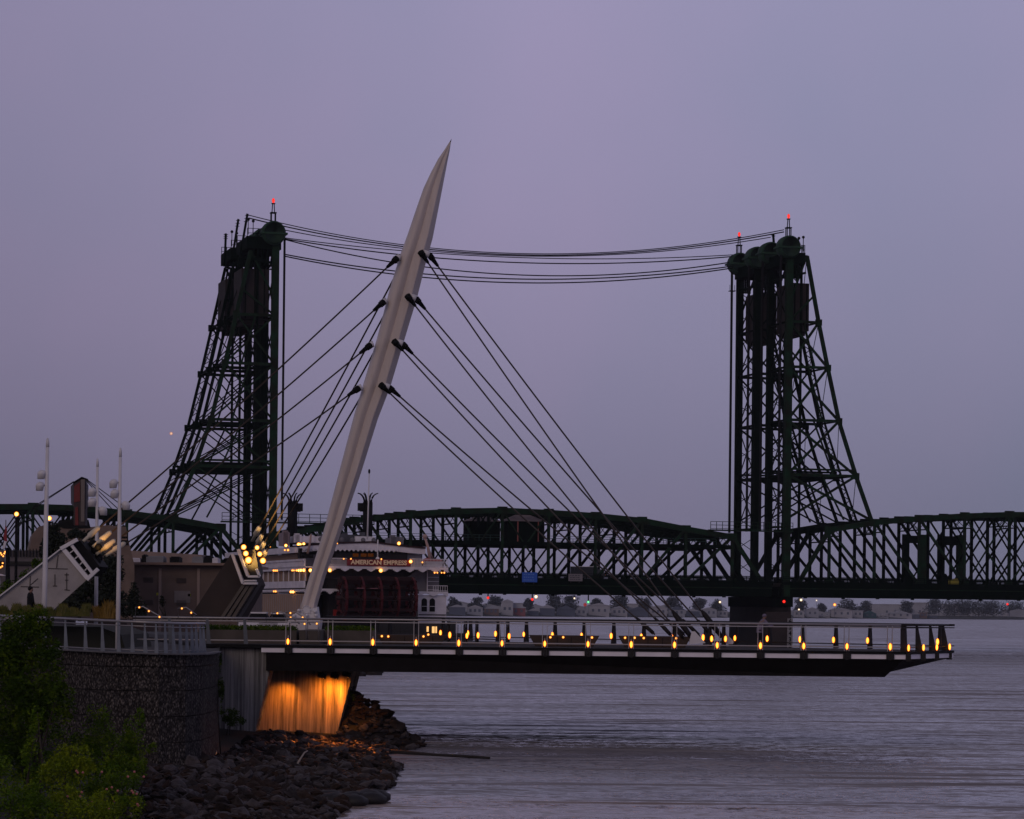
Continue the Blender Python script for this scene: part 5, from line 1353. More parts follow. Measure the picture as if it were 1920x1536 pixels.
m = MB(); r_ = random.Random(4)
for _ in range(22): m.ball(at(r_.uniform(120, 270), r_.uniform(1440, 1525), 70.5 + r_.random()), .035, n=6, m=4)
o = m.build('rose_hips', mat('pink_bloom', (.42, .14, .13), .6)); tag(o, 'scattered tiny pink blossoms among the lower left bushes', 'flowers', kind='stuff')
plant('shrub', [cl(428, 1342, 122, 22, 14), cl(440, 1352, 122, 22, 10)], 1500, .05, L_dark, 'small dark green bush at the foot of the ribbed wall', 'shrub', gbase(430, 122), 9, stems=2)
plant('vine', [cl(413, 1240, 106.8, 3, 22), cl(414, 1290, 106.8, 6, 20), cl(416, 1300, 106.8, 4, 30)], 700, .05, L_dark, 'green climber in the joint between gabions and ribbed wall', 'plant', gbase(414, 107), 10, stems=1)
plant('shrub', [cl(657, 1298, 129.5, 5, 12), cl(661, 1308, 129.5, 6, 7)], 260, .05, L_mid, 'tiny green plant at the right edge of the abutment', 'plant', gbase(658, 129.5), 12, stems=1)
# planting along the plaza
def grass(name, x0, x1, ytop, ybase, Y, dY, n, lm, label, seed):
    r = random.Random(seed); m = MB()
    for _ in range(n):
        px = r.uniform(x0, x1); Yy = Y + r.random() * dY; b = at(px, ybase, Yy); h_ = (ybase - ytop) / F * Yy * r.uniform(.35, 1.0) * (.75 + .35 * math.sin(px * .21 + seed) * math.sin(px * .07)); lean = V((r.uniform(-.3, .3), r.uniform(-.2, .2), 0)) * h_
        wv = V((.02, .008, 0)); tip = b + lean + UP * h_; md = b + lean * .35 + UP * h_ * .6
        m.add([b - wv, b + wv, md + wv * .8, tip, md - wv * .8], [(0, 1, 2, 3, 4)])
    o = m.build(name, lm); tag(o, label, 'grass', kind='stuff')
grass('ornamental_grass', -10, 66, 1128, 1156, 118.5, 2, 3200, L_grass, 'tall olive ornamental grass behind the plaza railing', 1)
grass('ornamental_grass', 66, 168, 1130, 1156, 118.5, 2, 4200, L_grass, 'tall olive ornamental grass before the anchor block', 2)
grass('golden_grass', 176, 220, 1124, 1160, 119, 1.5, 1300, L_gold, 'golden brown grass tuft between the two right lamp poles', 3)
r_ = random.Random(5)
def low_plants(p, dY, n, seed, label, hh=.28):
    r = random.Random(seed); m = MB(); p0, p1, z = p
    for _ in range(n):
        x = r.uniform(p0.x + .1, p1.x - .1); y = p0.y + .1 + r.random() * (dY - .2); leaves(m, x, y, z + hh * .4 * r.random(), .12, .12, hh * .6, 6, .06, r, 0)
    o = m.build('ground_cover', L_dark); tag(o, label, 'plants', kind='stuff')
low_plants(pl1, 2.2, 800, 1, 'low green plants filling the long planter'); low_plants(pl3, 3, 420, 2, 'low green plants right of the mast foot')
plant('conifer', [cl(252, 1130, 150, 14, 28), cl(250, 1105, 150, 8, 16), cl(262, 1142, 150, 14, 18), cl(238, 1140, 150, 14, 20)], 2200, .09, L_far, 'dark conifer in front of the tan building', 'tree', at(250, 1160, 150), 13, stems=2)
plant('small_tree', [cl(305, 1130, 150, 6, 8), cl(303, 1122, 150, 4, 5)], 240, .09, L_far, 'tiny dark tree before the tan wall between the two lit handrails', 'tree', at(309, 1160, 150), 14, stems=2)
plant('dark_tree', [cl(195, 1085, 142, 32, 50), cl(205, 1130, 142, 36, 30), cl(170, 1120, 142, 36, 30), cl(218, 1068, 142, 16, 30), cl(140, 1135, 142, 30, 18)], 6000, .13, L_far, 'dense black tree mass behind the anchor block and lamp poles', 'tree', at(200, 1165, 142), 15, stems=4, shell=.1)
plant('dark_tree', [cl(100, 1005, 165, 13, 26), cl(112, 1020, 165, 16, 20), cl(88, 1030, 165, 14, 24)], 2400, .13, L_far, 'dark tree beside the orange street lamp behind the first lamp pole', 'tree', at(100, 1165, 165), 16, stems=3)
plant('dark_tree', [cl(142, 1000, 160, 10, 10), cl(155, 1005, 160, 10, 10), cl(132, 1002, 160, 5, 8), cl(170, 1004, 160, 8, 10)], 1300, .11, L_far, 'low dark tree top in front of the rounded brown house', 'tree', at(150, 1165, 160), 17, stems=3)
plant('dark_tree', [cl(30, 1105, 160, 26, 22), cl(10, 1125, 160, 20, 25), cl(50, 1085, 160, 14, 18), cl(70, 1060, 160, 12, 14)], 2600, .12, L_dark, 'dark leafy tree behind the left anchor block', 'tree', at(25, 1165, 160), 18, stems=3)

# ================================================================== lamp poles
def lamp_pole(bx, by, tx, ty, Y, heads, label, r0):
    b = at(bx, by, Y); tp_ = at(tx, ty, Y); b0 = V((lerp(b.x, tp_.x, -.06), Y, 4.56))
    t = thing('lamp_pole', b0, label, 'lamp post', 'tall white lamp poles of the plaza')
    m = MB(); d = (tp_ - b0); m.tube([b0 + d * u for u in (0, .35, .7, .955)] , r0, 12, r2=r0 * .62)
    m.tube([b0 + d * .955, b0 + d * .985, tp_], [r0 * .62, r0 * .60, .03], 12); m.build('pole', M_white, t)
    for hx, hy in heads:
        c = at(hx, hy, Y - .05); side = 1 if hx > bx else -1; k = Y / 120
        m = MB(); rr = .195 * k
        n = 14; rings = []
        for i in range(5): a = math.pi / 2 * i / 4; rings.append((rr * math.sin(a) + 1e-3, rr * .95 * math.cos(a)))
        rings += [(rr * .97, -.02), (rr * .80, -rr * 1.15), (rr * .78, -rr * 1.15), (.001, -rr * 1.0)]
        vs_, fs_ = [], []
        for q, z in rings:
            for j in range(n): a = 2 * math.pi * j / n; vs_.append(c + V((q * math.cos(a) - z * .12 * side, q * math.sin(a), z)))
        for i in range(len(rings) - 1):
            for j in range(n): fs_.append((i * n + j, (i + 1) * n + j, (i + 1) * n + (j + 1) % n, i * n + (j + 1) % n))
        m.add(vs_, fs_, True); h_ = m.build('lamp_head', M_white, t)
        pole_x = lerp(b0.x, tp_.x, (c.z - b0.z) / (tp_.z - b0.z)); m = MB(); m.tube([V((pole_x, Y, c.z + .02)), c + V((0, 0, .02))], .035, 6); m.build('bracket', M_post, h_)
lamp_pole(82.5, 1140, 89.5, 821, 121, [(78, 889), (75, 911)], 'tall white lamp pole nearest the left edge with two heads facing left', .13)
lamp_pole(180, 1152, 183, 860, 133, [(173, 922), (173, 941), (193, 957)], 'middle white lamp pole, shortest of the three, with three heads', .105)
lamp_pole(221, 1168, 226, 840, 116, [(213, 906), (215, 925), (236, 947)], 'right white lamp pole with one head facing right', .105)
# orange street lamps
for (x, y, yb, lab) in ((31, 964, 1060, 'black street lamp with orange globe near the left edge'), (92.5, 972, 1040, 'black street lamp with orange globe right behind the first white pole')):
    Y = 170; c = at(x, y, Y); t = thing('street_lamp', V((c.x, Y, 4.56)), lab, 'street lamp', 'orange street lamps')
    m = MB(); m.tube([V((c.x, Y, 4.56)), V((c.x, Y, c.z - .2))], .10, 8, r2=.09); m.box(V((c.x, Y, c.z - .25)), (.2, 0, 0), (0, .2, 0), (0, 0, .04)); m.build('pole', M_black, t)
    m = MB(); m.ball(c, .15, n=12, m=8); m.build('globe', M_hot, t)
    if x > 60:
        m = MB(); m.ball(c + V((-.28, 0, -.02)), .07, n=8, m=5); m.ball(c + V((.03, 0, -.65)), .08, n=8, m=5); m.build('small_lamp', M_warm, t)
# stair handrails with lights
def hand(pts, lights, Y, label):
    P = [at(x, y, Y) for x, y in pts]; t = thing('handrail', P[0], label, 'handrail', 'lit stair handrails')
    m = MB(); m.tube(P, .03, 7); m.build('rail', M_steel, t)
    for x, y in lights: MB().ball(at(x, y, Y - .06), .05, n=8, m=5).build('lamp', M_warm, t)
hand([(254, 1162), (254, 1139), (268, 1137.5), (300, 1156), (303, 1162)], [(261, 1139), (279, 1146), (299, 1157)], 122, 'bent handrail with three tiny lights, left one before the tan building')
hand([(334, 1162), (334, 1141), (349, 1139), (368, 1153), (360, 1157)], [(341, 1141), (358.5, 1149)], 122, 'bent handrail with two tiny lights, right one before the tan building')
hand([(510, 1162), (510, 1149), (527, 1147.5), (550, 1160), (562, 1170)], [(520, 1150), (545, 1158)], 126.5, 'bent handrail with lights just left of the mast shoe')
hand([(536, 1162), (536, 1148), (554, 1147.5), (576, 1162), (582, 1172)], [(544.5, 1149.5), (567.5, 1158)], 126.2, 'bent handrail with lights crossing in front of the mast shoe')
hand([(543, 1200), (543, 1168), (570, 1166), (574, 1172), (574, 1200)], [(571, 1170)], 128.0, 'handrail loop before the mast pedestal, left one')
hand([(577, 1200), (577, 1167), (594, 1168), (597, 1172), (597, 1200)], [(594, 1169.5)], 128.2, 'handrail loop before the mast pedestal, right one')
# cars park behind: low white roofs between anchor and mast
for x0, x1, y0, lab in ((470, 498, 1149, 'parked pale car roof behind the railing, left of the mast'), (508, 530, 1150, 'parked pale van behind the bent handrails')):
    Y = 180; p0, p1 = at(x0, y0, Y), at(x1, y0, Y); t = thing('parked_car', V(((p0.x + p1.x) / 2, Y, 4.56)), lab, 'car', 'cars parked behind the mast'); L = p1.x - p0.x; zt = p0.z
    m = MB(); m.hexa([V((p0.x - .9, Y, 4.8)), V((p1.x + .9, Y, 4.8)), V((p1.x + .9, Y + 1.7, 4.8)), V((p0.x - .9, Y + 1.7, 4.8)), V((p0.x - .8, Y + .05, 5.45)), V((p1.x + .8, Y + .05, 5.45)), V((p1.x + .8, Y + 1.65, 5.45)), V((p0.x - .8, Y + 1.65, 5.45))]); m.build('body', M_boatw, t)
    m = MB(); m.hexa([V((p0.x - .3, Y + .08, 5.46)), V((p1.x + .3, Y + .08, 5.46)), V((p1.x + .3, Y + 1.6, 5.46)), V((p0.x - .3, Y + 1.6, 5.46)), V((p0.x, Y + .25, zt - .05)), V((p1.x, Y + .25, zt - .05)), V((p1.x, Y + 1.45, zt - .05)), V((p0.x, Y + 1.45, zt - .05))]); m.build('windows', M_black, t)
    m = MB(); m.box(V(((p0.x + p1.x) / 2, Y + .85, zt)), (L / 2 + .03, 0, 0), (0, .63, 0), (0, 0, .05)); m.build('roof', M_white, t)
    for q in (p0.x - .3, p1.x + .3): m = MB(); m.tube([V((q, Y - .02, 4.88)), V((q, Y + 1.72, 4.88))], .32, 12); m.build('wheel', M_black, t)

# ================================================================== people
def person(base, label, h, pose, coat, hairc, face_dir, seed):
    """skin-modifier body; base = feet centre"""
    t = thing('person', base, label, 'person'); b = V(base); f = V(face_dir).normalized(); s = V((f.y, -f.x, 0)); k = h / 1.75
    def P(a, c, z): return b + (f * a + s * c) * k + UP * z * k
    J = {'pel': P(0, 0, .95), 'ches': P(pose.get('lean', 0) * .5, 0, 1.25), 'neck': P(pose.get('lean', 0), 0, 1.48), 'head': P(pose.get('lean', 0) * 1.25 + .03, 0, 1.62), 'crown': P(pose.get('lean', 0) * 1.3 + .02, 0, 1.70),
         'nose': P(pose.get('lean', 0) * 1.25 + .115, 0, 1.60)}
    edges = [('pel', 'ches'), ('ches', 'neck'), ('neck', 'head'), ('head', 'crown'), ('head', 'nose')]
    rad = {'pel': .15, 'ches': .165, 'neck': .06, 'head': .095, 'crown': .075, 'nose': .016}
    for sd in (-1, 1):
        q = 'L' if sd < 0 else 'R'
        J['sh' + q] = P(pose.get('lean', 0) * .9, sd * .19 * pose.get('wide', 1), 1.42); J['el' + q] = P(pose.get('lean', 0) * .9 + pose.get('arm', .05), sd * .25 * pose.get('wide', 1), 1.13); J['wr' + q] = P(pose.get('lean', 0) * .9 + pose.get('hand', .15), sd * .2, pose.get('hz', .90))
        J['hip' + q] = P(0, sd * .09, .88); J['kn' + q] = P(.03, sd * .11, .48); J['an' + q] = P(-.02, sd * .12, .09); J['toe' + q] = P(.16, sd * .13, .03)
        edges += [('ches', 'sh' + q), ('sh' + q, 'el' + q), ('el' + q, 'wr' + q), ('pel', 'hip' + q), ('hip' + q, 'kn' + q), ('kn' + q, 'an' + q), ('an' + q, 'toe' + q)]
        rad.update({'sh' + q: .07, 'el' + q: .045, 'wr' + q: .03, 'hip' + q: .095, 'kn' + q: .06, 'an' + q: .04, 'toe' + q: .035})
        hb = J['wr' + q]
        for fi in range(5):
            n1, n2 = f'f{fi}a' + q, f'f{fi}b' + q
            ln = (.06, .09, .10, .09, .07)[fi]; off = (fi - 2) * .017
            J[n1] = hb + s * k * off + (f * .03 - UP * .04) * k; J[n2] = J[n1] + (f * .02 - UP * ln * .8) * k
            edges += [('wr' + q, n1), (n1, n2)]; rad[n1] = .011; rad[n2] = .008
    names = list(J); me = bpy.data.meshes.new('body'); me.from_pydata([tuple(J[n] - b) for n in names], [(names.index(a), names.index(c)) for a, c in edges], [])
    o = bpy.data.objects.new('body', me); C.objects.link(o); o.parent = t
    mod = o.modifiers.new('Skin', 'SKIN')
    for i, n in enumerate(names):
        me.skin_vertices[0].data[i].radius = (rad[n] * k, rad[n] * k); me.skin_vertices[0].data[i].use_root = (n == 'pel')
    o.modifiers.new('Sub', 'SUBSURF').levels = 1; o.modifiers['Sub'].render_levels = 2
    me.materials.append(mat('skin', (.22, .12, .09), .6)); WL[o.name] = b
    # coat
    m = MB(); lv = [(.78, .21, .16, 0), (1.0, .19, .15, .05), (1.25, .215, .155, .5), (1.42, .21, .13, .9), (1.50, .09, .09, 1.0)]; n = 16; vs_, fs_ = [], []
    for z, rs, rf, le in lv:
        for j in range(n): a = 2 * math.pi * j / n; vs_.append(P(pose.get('lean', 0) * le + rf * math.sin(a), rs * pose.get('wide', 1) * math.cos(a), z))
    for i in range(len(lv) - 1):
        for j in range(n): fs_.append((i * n + j, i * n + (j + 1) % n, (i + 1) * n + (j + 1) % n, (i + 1) * n + j))
    m.add(vs_, fs_, True)
    for q in 'LR': m.tube([J['sh' + q], J['el' + q], J['wr' + q] * .9 + J['el' + q] * .1], [.095 * k, .075 * k, .055 * k], 10)
    m.build('jacket', coat, t)
    m = MB()
    for q in 'LR': m.tube([J['hip' + q] + UP * .05, J['kn' + q], J['an' + q]], [.115 * k, .085 * k, .065 * k], 10)
    m.build('trousers', M_black, t)
    m = MB(); hc = J['head'] * .35 + J['crown'] * .65 - f * .025 * k; m.ball(hc + UP * .005, .112 * k, .112 * k, .105 * k, n=14, m=8, half=True); m.ball(hc - f * .03 * k, .095 * k, .095 * k, .10 * k, n=12, m=8); m.build('hair', hairc, t)
    return t
person(V((at(57, 1130, 122.5).x, 122.5, 5.55)), 'person in a black jacket with short dark hair standing before the left anchor block', 1.78, {'wide': 1.35}, M_black, M_black, (.9, .3, 0), 1)
hood = mat('mauve_hood', (.16, .13, .20), .8)
pp = person(V((at(1424, 1150, 134.6).x, 134.6, 4.75)), 'person in a mauve hooded top leaning on the far pier railing', 1.66, {'lean': .22, 'arm': .28, 'hand': .5, 'hz': 1.18}, hood, hood, (.96, .25, 0), 2)

# ================================================================== left buildings
YT = 250
def tb(x0, x1, y0, y1, Y=YT, dY=20): p, q = at(x0, y0, Y), at(x1, y1, Y); return p.x, q.x, q.z, p.z
t = thing('tan_building', at(330, 1140, YT), 'long low tan building with deep flat eave and roof units behind the left anchor cables', 'building')
x0, x1, z0, z1 = tb(165, 445, 1058, 1150); MB().abox(x0, x1, YT, YT + 25, 0, z1).build('wall', M_tan, t)
m = MB(); m.abox(x0 - .5, x1 + .6, YT - 1.1, YT + 25, z1, z1 + .22); m.build('roof', mat('eave_edge', (.20, .13, .10), .8), t)
m = MB()
for x in (241, 300, 372): p = at(x, 1100, YT - .1); m.abox(p.x - .13, p.x + .13, YT - .12, YT - .002, 2, z1 - .3)
m.build('pilaster', mat('pilaster_tan', (.26, .19, .16), .8), t)
for x, y in ((278, 1088), (340, 1089), (278, 1130), (340, 1131)):
    p = at(x, y, YT - .05); m = MB()
    for k in range(5): m.abox(p.x - .45, p.x + .45, YT - .07, YT - .002, p.z - .22 + .1 * k, p.z - .16 + .1 * k)
    m.build('vent', mat('vent_dark', (.06, .045, .04), .8), t)
m = MB(); p = at(343, 1118, YT); m.abox(p.x - .8, p.x + .7, YT - .06, YT - .003, p.z - .6, p.z + .5); m.build('shutter', mat('shutter_grey', (.20, .17, .16), .7, noise=.2, nscale=2), t)
for x, y in ((296, 1114), (355, 1116)): p = at(x, y, YT); m = MB(); m.abox(p.x - .13, p.x + .13, YT - .06, YT - .004, p.z - .12, p.z + .12); m.build('yellow_notice', mat('notice_yellow', (.38, .36, .02), .6), t)
m = MB(); x0b, x1b, z0b, z1b = tb(240, 378, 1037, 1056, YT + 9); m.hexa([V((x0b, YT + 9, z0b)), V((x1b, YT + 9, z0b)), V((x1b, YT + 16, z0b)), V((x0b, YT + 16, z0b)), V((x0b, YT + 9, z1b + .25)), V((x1b, YT + 9, z1b - .1)), V((x1b, YT + 16, z1b - .1)), V((x0b, YT + 16, z1b + .25))]); m.build('parapet', mat('parapet', (.26, .19, .17), .8, noise=.25, nscale=1), t)
for a, b, c_, d_, mt_ in ((266, 273, 1041, 1055, M_black), (274, 306, 1044, 1055, mat('unit_grey', (.20, .20, .22), .6, noise=.3, nscale=1)), (318, 336, 1045, 1054, M_black), (360, 381, 1045, 1055, mat('unit_grey', (.20, .20, .22), .6)), (383, 396, 1043, 1055, M_black), (398, 408, 1047, 1055, M_boatw), (238, 263, 1047.5, 1053.5, M_boatw)):
    xa, xb, za, zb = tb(a, b, c_, d_, YT + 4); m = MB(); m.abox(xa, xb, YT + 4, YT + 6.5, z1 + .1, zb); m.abox(xa + .1, xb - .1, YT + 4.3, YT + 6.2, zb, zb + .08); m.build('roof_unit', mt_, t)
t = thing('brown_house', at(150, 1060, 235), 'rounded brown stucco building with dark edged roof, behind the cable sockets', 'building')
pts = [(62, 1000), (72, 988), (90, 983), (130, 986), (165, 989), (200, 985), (236, 988), (240, 1010), (247, 1038), (252, 1060), (252, 1160), (50, 1160), (52, 1040)]
m = MB(); m.prism([at(x, y, 235) for x, y in pts], (-2.4, 12, 0)); m.build('wall', M_tan2, t)
m = MB(); pl = [at(x, y, 234.9) for x, y in ((104, 985), (112, 975), (166, 975), (170, 990), (140, 991), (120, 991))]; m.prism(pl, (-1.8, 10, 0)); m.build('roof_edge', M_black, t)
m = MB(); xa, xb, za, zb = tb(225, 240, 1003, 1022, 234.9); m.abox(xa, xb, 234.85, 234.98, za, zb); m.build('window', M_black, t)
for k in range(3): xa, xb, za, zb = tb(222, 238, 1003 + 7 * k, 1006 + 7 * k, 234.8); m = MB(); m.abox(xa, xb, 234.75, 234.84, za, zb); m.build('window_bar', mat('eave_edge', (.20, .13, .10), .8), t)
t = thing('grey_annex', at(30, 1060, 228), 'low grey walled annex with dark ribbed rail at the far left', 'building')
xa, xb, za, zb = tb(-40, 100, 1031, 1060, 228); MB().abox(xa, xb, 228, 240, 0, zb).build('wall', mat('annex_grey', (.13, .11, .12), .85, noise=.3, nscale=1), t)
xa, xb, za, zb = tb(-40, 100, 1052, 1060, 227.9); MB().abox(xa, xb, 227.7, 227.95, za, zb).build('dark_band', M_dark, t)
m = MB()
for k in range(14): p = at(20 + 6 * k, 1040, 227.8); m.abox(p.x - .03, p.x + .03, 227.75, 227.9, p.z - .2, p.z + .5)
m.build('rail', M_black, t)
# pylon sign with guy wires
Y = 205
t = thing('pylon_sign', at(147, 985, Y), 'tall dark pylon with red and grey panels and guy wires', 'sign')
MB().prism([at(x, y, Y) for x, y in ((138, 904), (152, 897), (160, 898), (160, 985), (138, 985))], (0, 1.0, 0)).build('core', mat('pylon_dark', (.035, .022, .025), .7), t)
MB().prism([at(x, y, Y - .08) for x, y in ((139, 912), (150, 904), (150, 940), (139, 942))], (0, .07, 0)).build('red_panel', mat('panel_red', (.13, .008, .010), .6), t)
MB().prism([at(x, y, Y - .08) for x, y in ((141, 952), (146, 950), (147, 985), (141, 985))], (0, .07, 0)).build('red_panel', mat('panel_red', (.13, .008, .010), .6), t)
MB().prism([at(x, y, Y - .1) for x, y in ((151.5, 899), (159, 899), (158, 978), (151.5, 978))], (0, .09, 0)).build('grey_panel', mat('panel_taupe', (.16, .13, .12), .7, noise=.2, nscale=1), t)
MB().prism([at(x, y, Y + .1) for x, y in ((132.5, 912), (138, 906), (138, 950), (133, 944))], (0, .5, 0)).build('side_panel', mat('panel_slate', (.05, .05, .08), .5), t)
MB().prism([at(x, y, Y + .1) for x, y in ((160, 900), (164, 910), (164, 950), (160, 956))], (0, .5, 0)).build('side_panel', mat('panel_slate', (.05, .05, .08), .5), t)
MB().prism([at(x, y, Y) for x, y in ((137, 904), (153, 894), (161, 897), (161, 900), (152, 899), (137, 908))], (0, 1.1, 0)).build('cap', M_black, t)
m = MB()
for a, b in (((137, 905), (60, 955)), ((138, 903), (62, 951)), ((161, 898), (232, 950)), ((162, 900), (222, 955)), ((162, 902), (213, 958))): m.tube([at(*a, Y), at(*b, Y + 3)], .035, 5)
m.build('guy_wire', M_dark, t)
# antenna, flag, umbrella, string lights at far left
t = thing('flagpole', at(10, 1100, 180), 'thin flagpole with a limp red and white flag at the left edge', 'flagpole')
m = MB(); m.tube([at(9, 1120, 180), at(11, 975, 180)], .04, 6); m.build('pole', M_steel, t)
m = MB(); m.prism([at(x, y, 179.9) for x, y in ((10, 985), (13, 992), (12, 1005), (14, 1016), (8, 1014), (6, 1005), (9, 996))], (0, .06, 0)); m.build('flag', mat('flag_red', (.24, .03, .04), .8), t)
m = MB(); m.prism([at(x, y, 179.8) for x, y in ((8, 1014), (12, 1016), (9, 1028), (4, 1030))], (0, .06, 0)); m.build('flag_tail', M_boatw, t)
t = thing('patio_umbrella', at(2, 1110, 170), 'pale patio umbrella cut by the left edge', 'umbrella')
c = at(0, 1076, 170); m = MB(); n = 8; m.add([c] + [c + V((.45 * math.cos(2 * math.pi * j / n), .45 * math.sin(2 * math.pi * j / n), -.12)) for j in range(n)], [(0, 1 + j, 1 + (j + 1) % n) for j in range(n)]); m.build('canopy', M_white, t)
m = MB(); m.tube([c, c - UP * 1.6], .03, 6); m.build('pole', M_steel, t)
t = thing('string_lights', at(5, 1045, 171), 'string of warm bulbs at the left edge by the flagpole', 'lights')
m = MB()
for x, y in ((1, 1037), (3, 1040), (6, 1043), (8, 1038), (9.5, 1035), (4, 1062), (5, 1056), (1, 1064)): m.ball(at(x, y, 171), .07, n=8, m=5)
m.build('bulbs', M_warm, t); m = MB(); m.tube([at(-8, 1035, 171), at(3, 1041, 171), at(10, 1034, 171)], .012, 4); m.build('wire', M_black, t)
t = thing('dark_post', at(15, 1120, 165), 'thick dark post near the left edge beside the flagpole', 'post')
m = MB(); m.tube([at(15, 1160, 165), at(14.5, 1030, 165)], .14, 8); m.tube([at(15, 1031, 165), at(14.5, 1027, 165)], .17, 8); m.build('shaft', M_black, t)

# ================================================================== far shore
def farY(px): return lerp(1990, 2700, (px - 840) / 1060)
def fp(px, z): Y = farY(px); U, _ = ray(px, 1150); return V((U * Y, Y, z))
m = MB(); pts = [fp(x, .4) for x in range(300, 2300, 100)]
far = [V((p.x * 1.9, p.y * 1.9, 4)) for p in pts]
m.add([V((p.x, p.y, -1)) for p in pts] + pts + [V((p.x * 1.02, p.y * 1.02, 3.0)) for p in pts] + far, [(r0 * len(pts) + i, r0 * len(pts) + i + 1, (r0 + 1) * len(pts) + i + 1, (r0 + 1) * len(pts) + i) for r0 in range(3) for i in range(len(pts) - 1)])
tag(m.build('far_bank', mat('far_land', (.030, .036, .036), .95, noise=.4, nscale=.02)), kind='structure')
fr = random.Random(21)
FW = mat('far_white', (.34, .34, .39), .8, noise=.25, nscale=.1); FG = mat('far_grey', (.30, .31, .37), .8, noise=.25, nscale=.1); FD = mat('far_dark', (.07, .085, .13), .8); FT = mat('far_teal', (.020, .07, .085), .8); FB = mat('far_brown', (.13, .085, .08), .8); FR = mat('far_red', (.20, .06, .07), .8)  # far white, grey and dark hold distance haze as a bluish tint
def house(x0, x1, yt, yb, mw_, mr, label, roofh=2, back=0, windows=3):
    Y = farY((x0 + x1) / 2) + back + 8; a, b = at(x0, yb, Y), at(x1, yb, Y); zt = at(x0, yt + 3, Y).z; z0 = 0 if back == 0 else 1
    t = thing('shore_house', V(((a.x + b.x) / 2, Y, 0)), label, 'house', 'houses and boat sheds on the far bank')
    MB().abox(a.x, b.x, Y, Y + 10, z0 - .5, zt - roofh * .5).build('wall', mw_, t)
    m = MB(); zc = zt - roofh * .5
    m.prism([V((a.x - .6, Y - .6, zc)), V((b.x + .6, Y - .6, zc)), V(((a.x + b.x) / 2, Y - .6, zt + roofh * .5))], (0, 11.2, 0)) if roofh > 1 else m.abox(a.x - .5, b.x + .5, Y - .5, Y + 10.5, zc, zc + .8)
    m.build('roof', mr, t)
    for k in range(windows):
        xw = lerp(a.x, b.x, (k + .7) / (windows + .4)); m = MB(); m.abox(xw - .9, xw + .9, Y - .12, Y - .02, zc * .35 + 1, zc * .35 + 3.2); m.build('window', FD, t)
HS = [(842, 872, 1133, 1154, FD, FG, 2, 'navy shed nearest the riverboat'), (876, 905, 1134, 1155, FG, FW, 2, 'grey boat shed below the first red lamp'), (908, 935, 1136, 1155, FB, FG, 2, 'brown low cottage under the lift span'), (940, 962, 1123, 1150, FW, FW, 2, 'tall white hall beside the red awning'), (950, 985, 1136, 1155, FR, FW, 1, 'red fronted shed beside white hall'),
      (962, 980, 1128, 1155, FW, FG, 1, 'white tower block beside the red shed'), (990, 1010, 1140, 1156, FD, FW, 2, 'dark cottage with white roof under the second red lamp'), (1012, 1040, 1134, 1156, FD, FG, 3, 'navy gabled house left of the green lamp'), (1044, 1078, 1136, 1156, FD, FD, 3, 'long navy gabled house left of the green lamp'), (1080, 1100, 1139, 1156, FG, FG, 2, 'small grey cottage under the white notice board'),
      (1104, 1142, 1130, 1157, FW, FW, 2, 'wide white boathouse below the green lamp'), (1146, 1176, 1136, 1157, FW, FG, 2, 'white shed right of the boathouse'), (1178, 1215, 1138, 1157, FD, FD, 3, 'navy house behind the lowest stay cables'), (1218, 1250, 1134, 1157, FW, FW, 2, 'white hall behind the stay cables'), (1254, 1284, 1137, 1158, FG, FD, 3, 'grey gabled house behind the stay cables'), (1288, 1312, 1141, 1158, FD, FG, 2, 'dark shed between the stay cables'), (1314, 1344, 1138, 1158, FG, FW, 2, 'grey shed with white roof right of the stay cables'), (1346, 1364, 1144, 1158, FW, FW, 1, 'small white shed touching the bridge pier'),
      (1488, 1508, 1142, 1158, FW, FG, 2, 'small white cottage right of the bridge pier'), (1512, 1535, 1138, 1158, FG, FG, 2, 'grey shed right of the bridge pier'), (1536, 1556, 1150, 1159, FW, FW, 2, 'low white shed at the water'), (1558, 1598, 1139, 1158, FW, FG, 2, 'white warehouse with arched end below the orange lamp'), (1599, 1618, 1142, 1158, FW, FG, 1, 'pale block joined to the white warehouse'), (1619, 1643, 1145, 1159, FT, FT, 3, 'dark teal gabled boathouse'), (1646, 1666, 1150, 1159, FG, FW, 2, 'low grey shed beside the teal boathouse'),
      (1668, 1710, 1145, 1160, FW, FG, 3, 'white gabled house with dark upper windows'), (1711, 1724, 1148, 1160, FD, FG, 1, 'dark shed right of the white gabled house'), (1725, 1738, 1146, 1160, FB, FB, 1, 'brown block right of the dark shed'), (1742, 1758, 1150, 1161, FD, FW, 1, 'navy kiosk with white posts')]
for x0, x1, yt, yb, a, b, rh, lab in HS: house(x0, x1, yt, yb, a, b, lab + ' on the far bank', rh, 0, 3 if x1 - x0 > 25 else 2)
for x0, x1, yt, lab in ((1630, 1696, 1130, 'long white roofed hall under the right span'), (1708, 1742, 1127, 'white roofed hall behind the trees under the right span'), (1766, 1800, 1130, 'white roof strip among dark trees'), (1150, 1200, 1129, 'white roofed hall further inland behind cables'), (1880, 1940, 1140, 'long white roof at the right edge')):
    house(x0, x1, yt, yt + 7, FW, FW, lab + ' on the far bank', 1, 140, 1)
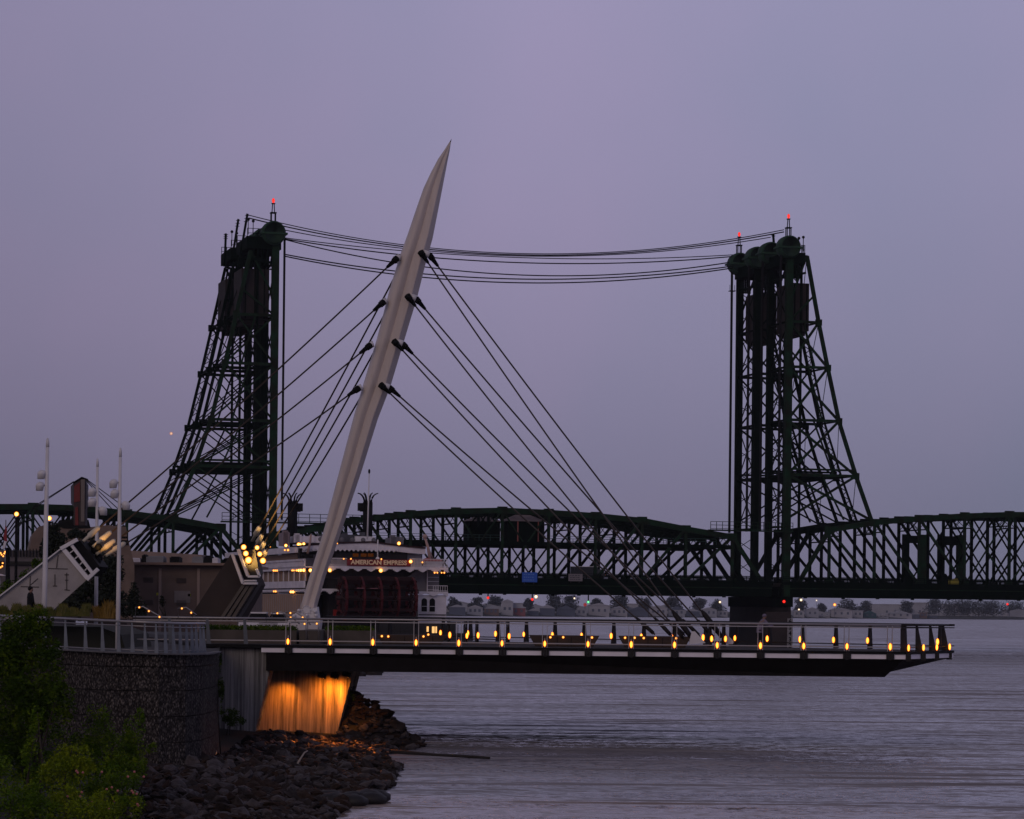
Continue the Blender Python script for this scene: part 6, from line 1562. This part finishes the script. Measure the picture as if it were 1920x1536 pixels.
# trees of the far bank
FTL = mat('far_foliage_hazed', (.055, .070, .095), .95, noise=.4, nscale=.05)  # distance haze put into the leaf colour, paler and bluer
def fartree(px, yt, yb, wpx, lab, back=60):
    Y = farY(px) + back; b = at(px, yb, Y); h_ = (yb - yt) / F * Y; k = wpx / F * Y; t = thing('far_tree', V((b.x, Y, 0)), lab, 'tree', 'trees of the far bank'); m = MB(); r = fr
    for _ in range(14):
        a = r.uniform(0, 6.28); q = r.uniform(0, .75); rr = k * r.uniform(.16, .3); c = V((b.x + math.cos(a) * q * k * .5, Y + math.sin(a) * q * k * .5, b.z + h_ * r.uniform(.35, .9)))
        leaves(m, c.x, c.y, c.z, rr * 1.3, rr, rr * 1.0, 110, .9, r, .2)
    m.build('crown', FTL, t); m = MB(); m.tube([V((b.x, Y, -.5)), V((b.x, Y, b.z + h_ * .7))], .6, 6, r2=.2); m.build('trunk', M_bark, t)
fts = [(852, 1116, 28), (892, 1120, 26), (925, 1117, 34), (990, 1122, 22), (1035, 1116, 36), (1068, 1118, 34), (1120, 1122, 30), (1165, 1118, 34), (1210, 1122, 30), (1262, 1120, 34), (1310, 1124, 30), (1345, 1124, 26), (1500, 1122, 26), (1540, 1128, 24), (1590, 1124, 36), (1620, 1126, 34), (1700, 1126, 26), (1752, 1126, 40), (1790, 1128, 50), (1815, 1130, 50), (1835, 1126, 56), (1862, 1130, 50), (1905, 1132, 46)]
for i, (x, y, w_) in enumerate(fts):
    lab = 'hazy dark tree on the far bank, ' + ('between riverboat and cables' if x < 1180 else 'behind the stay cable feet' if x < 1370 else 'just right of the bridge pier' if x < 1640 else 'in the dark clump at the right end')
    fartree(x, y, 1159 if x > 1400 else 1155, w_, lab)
# scattered inland roofs read as one town
m = MB()
for _ in range(120):
    px = fr.uniform(845, 1920); Y = farY(px) + fr.uniform(30, 500); p = at(px, 1140, Y); w_ = fr.uniform(3, 10); h_ = fr.uniform(4, 10); m.abox(p.x - w_, p.x + w_, Y, Y + 8, 0, h_); m.prism([V((p.x - w_, Y, h_)), V((p.x + w_, Y, h_)), V((p.x, Y, h_ + 2))], (0, 8, 0))
o = m.build('distant_town', FG); tag(o, 'blurred grey town roofs spread inland behind the far bank houses', 'town', kind='stuff')
for x, y, mt_, r_s, lab in ((1565, 1134, M_warm, 1.5, 'orange street lamp on the far bank above the white warehouse'), (1077, 1122, M_whl, .8, 'faint white lamp on the far bank above the navy house'), (1350, 1129, M_whl, 1.1, 'white lamp on the far bank left of the bridge pier'), (1531, 1126, M_whl, .7, 'tiny white lamp on the far bank right of the bridge pier'), (1498, 1143, M_whl, .9, 'pale yellow lamp low on the far bank beside the bridge pier'), (1889, 1133, M_redl, 1.2, 'red lamp on the far bank near the right edge'), (1097, 1134, lamp_mat('dim_red', (1, .1, .1), (1, .1, .1), .25, .25), 1.4, 'dim red lamp on the far bank under the green lamp')):
    Y = farY(x) + 4; p = at(x, y, Y); t = thing('shore_lamp', V((p.x, Y, 0)), lab, 'lamp', 'lamps of the far bank')
    MB().ball(p, r_s, n=8, m=6).build('lamp', mt_, t); m = MB(); m.tube([V((p.x, Y + .5, 0)), V((p.x, Y + .5, p.z))], .15, 5); m.build('pole', FD, t)
# tiny glow in the sky at left: aircraft light
p = at(321, 813, 1500); o = MB().ball(p, .9, n=8, m=6).build('aircraft_light', lamp_mat('air', (1, .6, .4), (1, .4, .3), .9, .5)); tag(o, 'tiny pinkish aircraft light in the sky left of the left tower', 'aircraft')

# ================================================================== haze
HZ = True
if HZ:
    m = MB(); m.abox(-1500, 2600, -30, 6500, -4.0, 80)
    hm = bpy.data.materials.new('haze_air'); hm.use_nodes = True; tt = hm.node_tree; tt.nodes.clear()
    oo = tt.nodes.new('ShaderNodeOutputMaterial'); pv = tt.nodes.new('ShaderNodeVolumePrincipled')
    pv.inputs['Color'].default_value = (.86, .88, 1, 1); pv.inputs['Density'].default_value = .00005; pv.inputs['Anisotropy'].default_value = 0
    tt.links.new(pv.outputs[0], oo.inputs['Volume'])
    o = m.build('haze', hm); tag(o, kind='stuff')
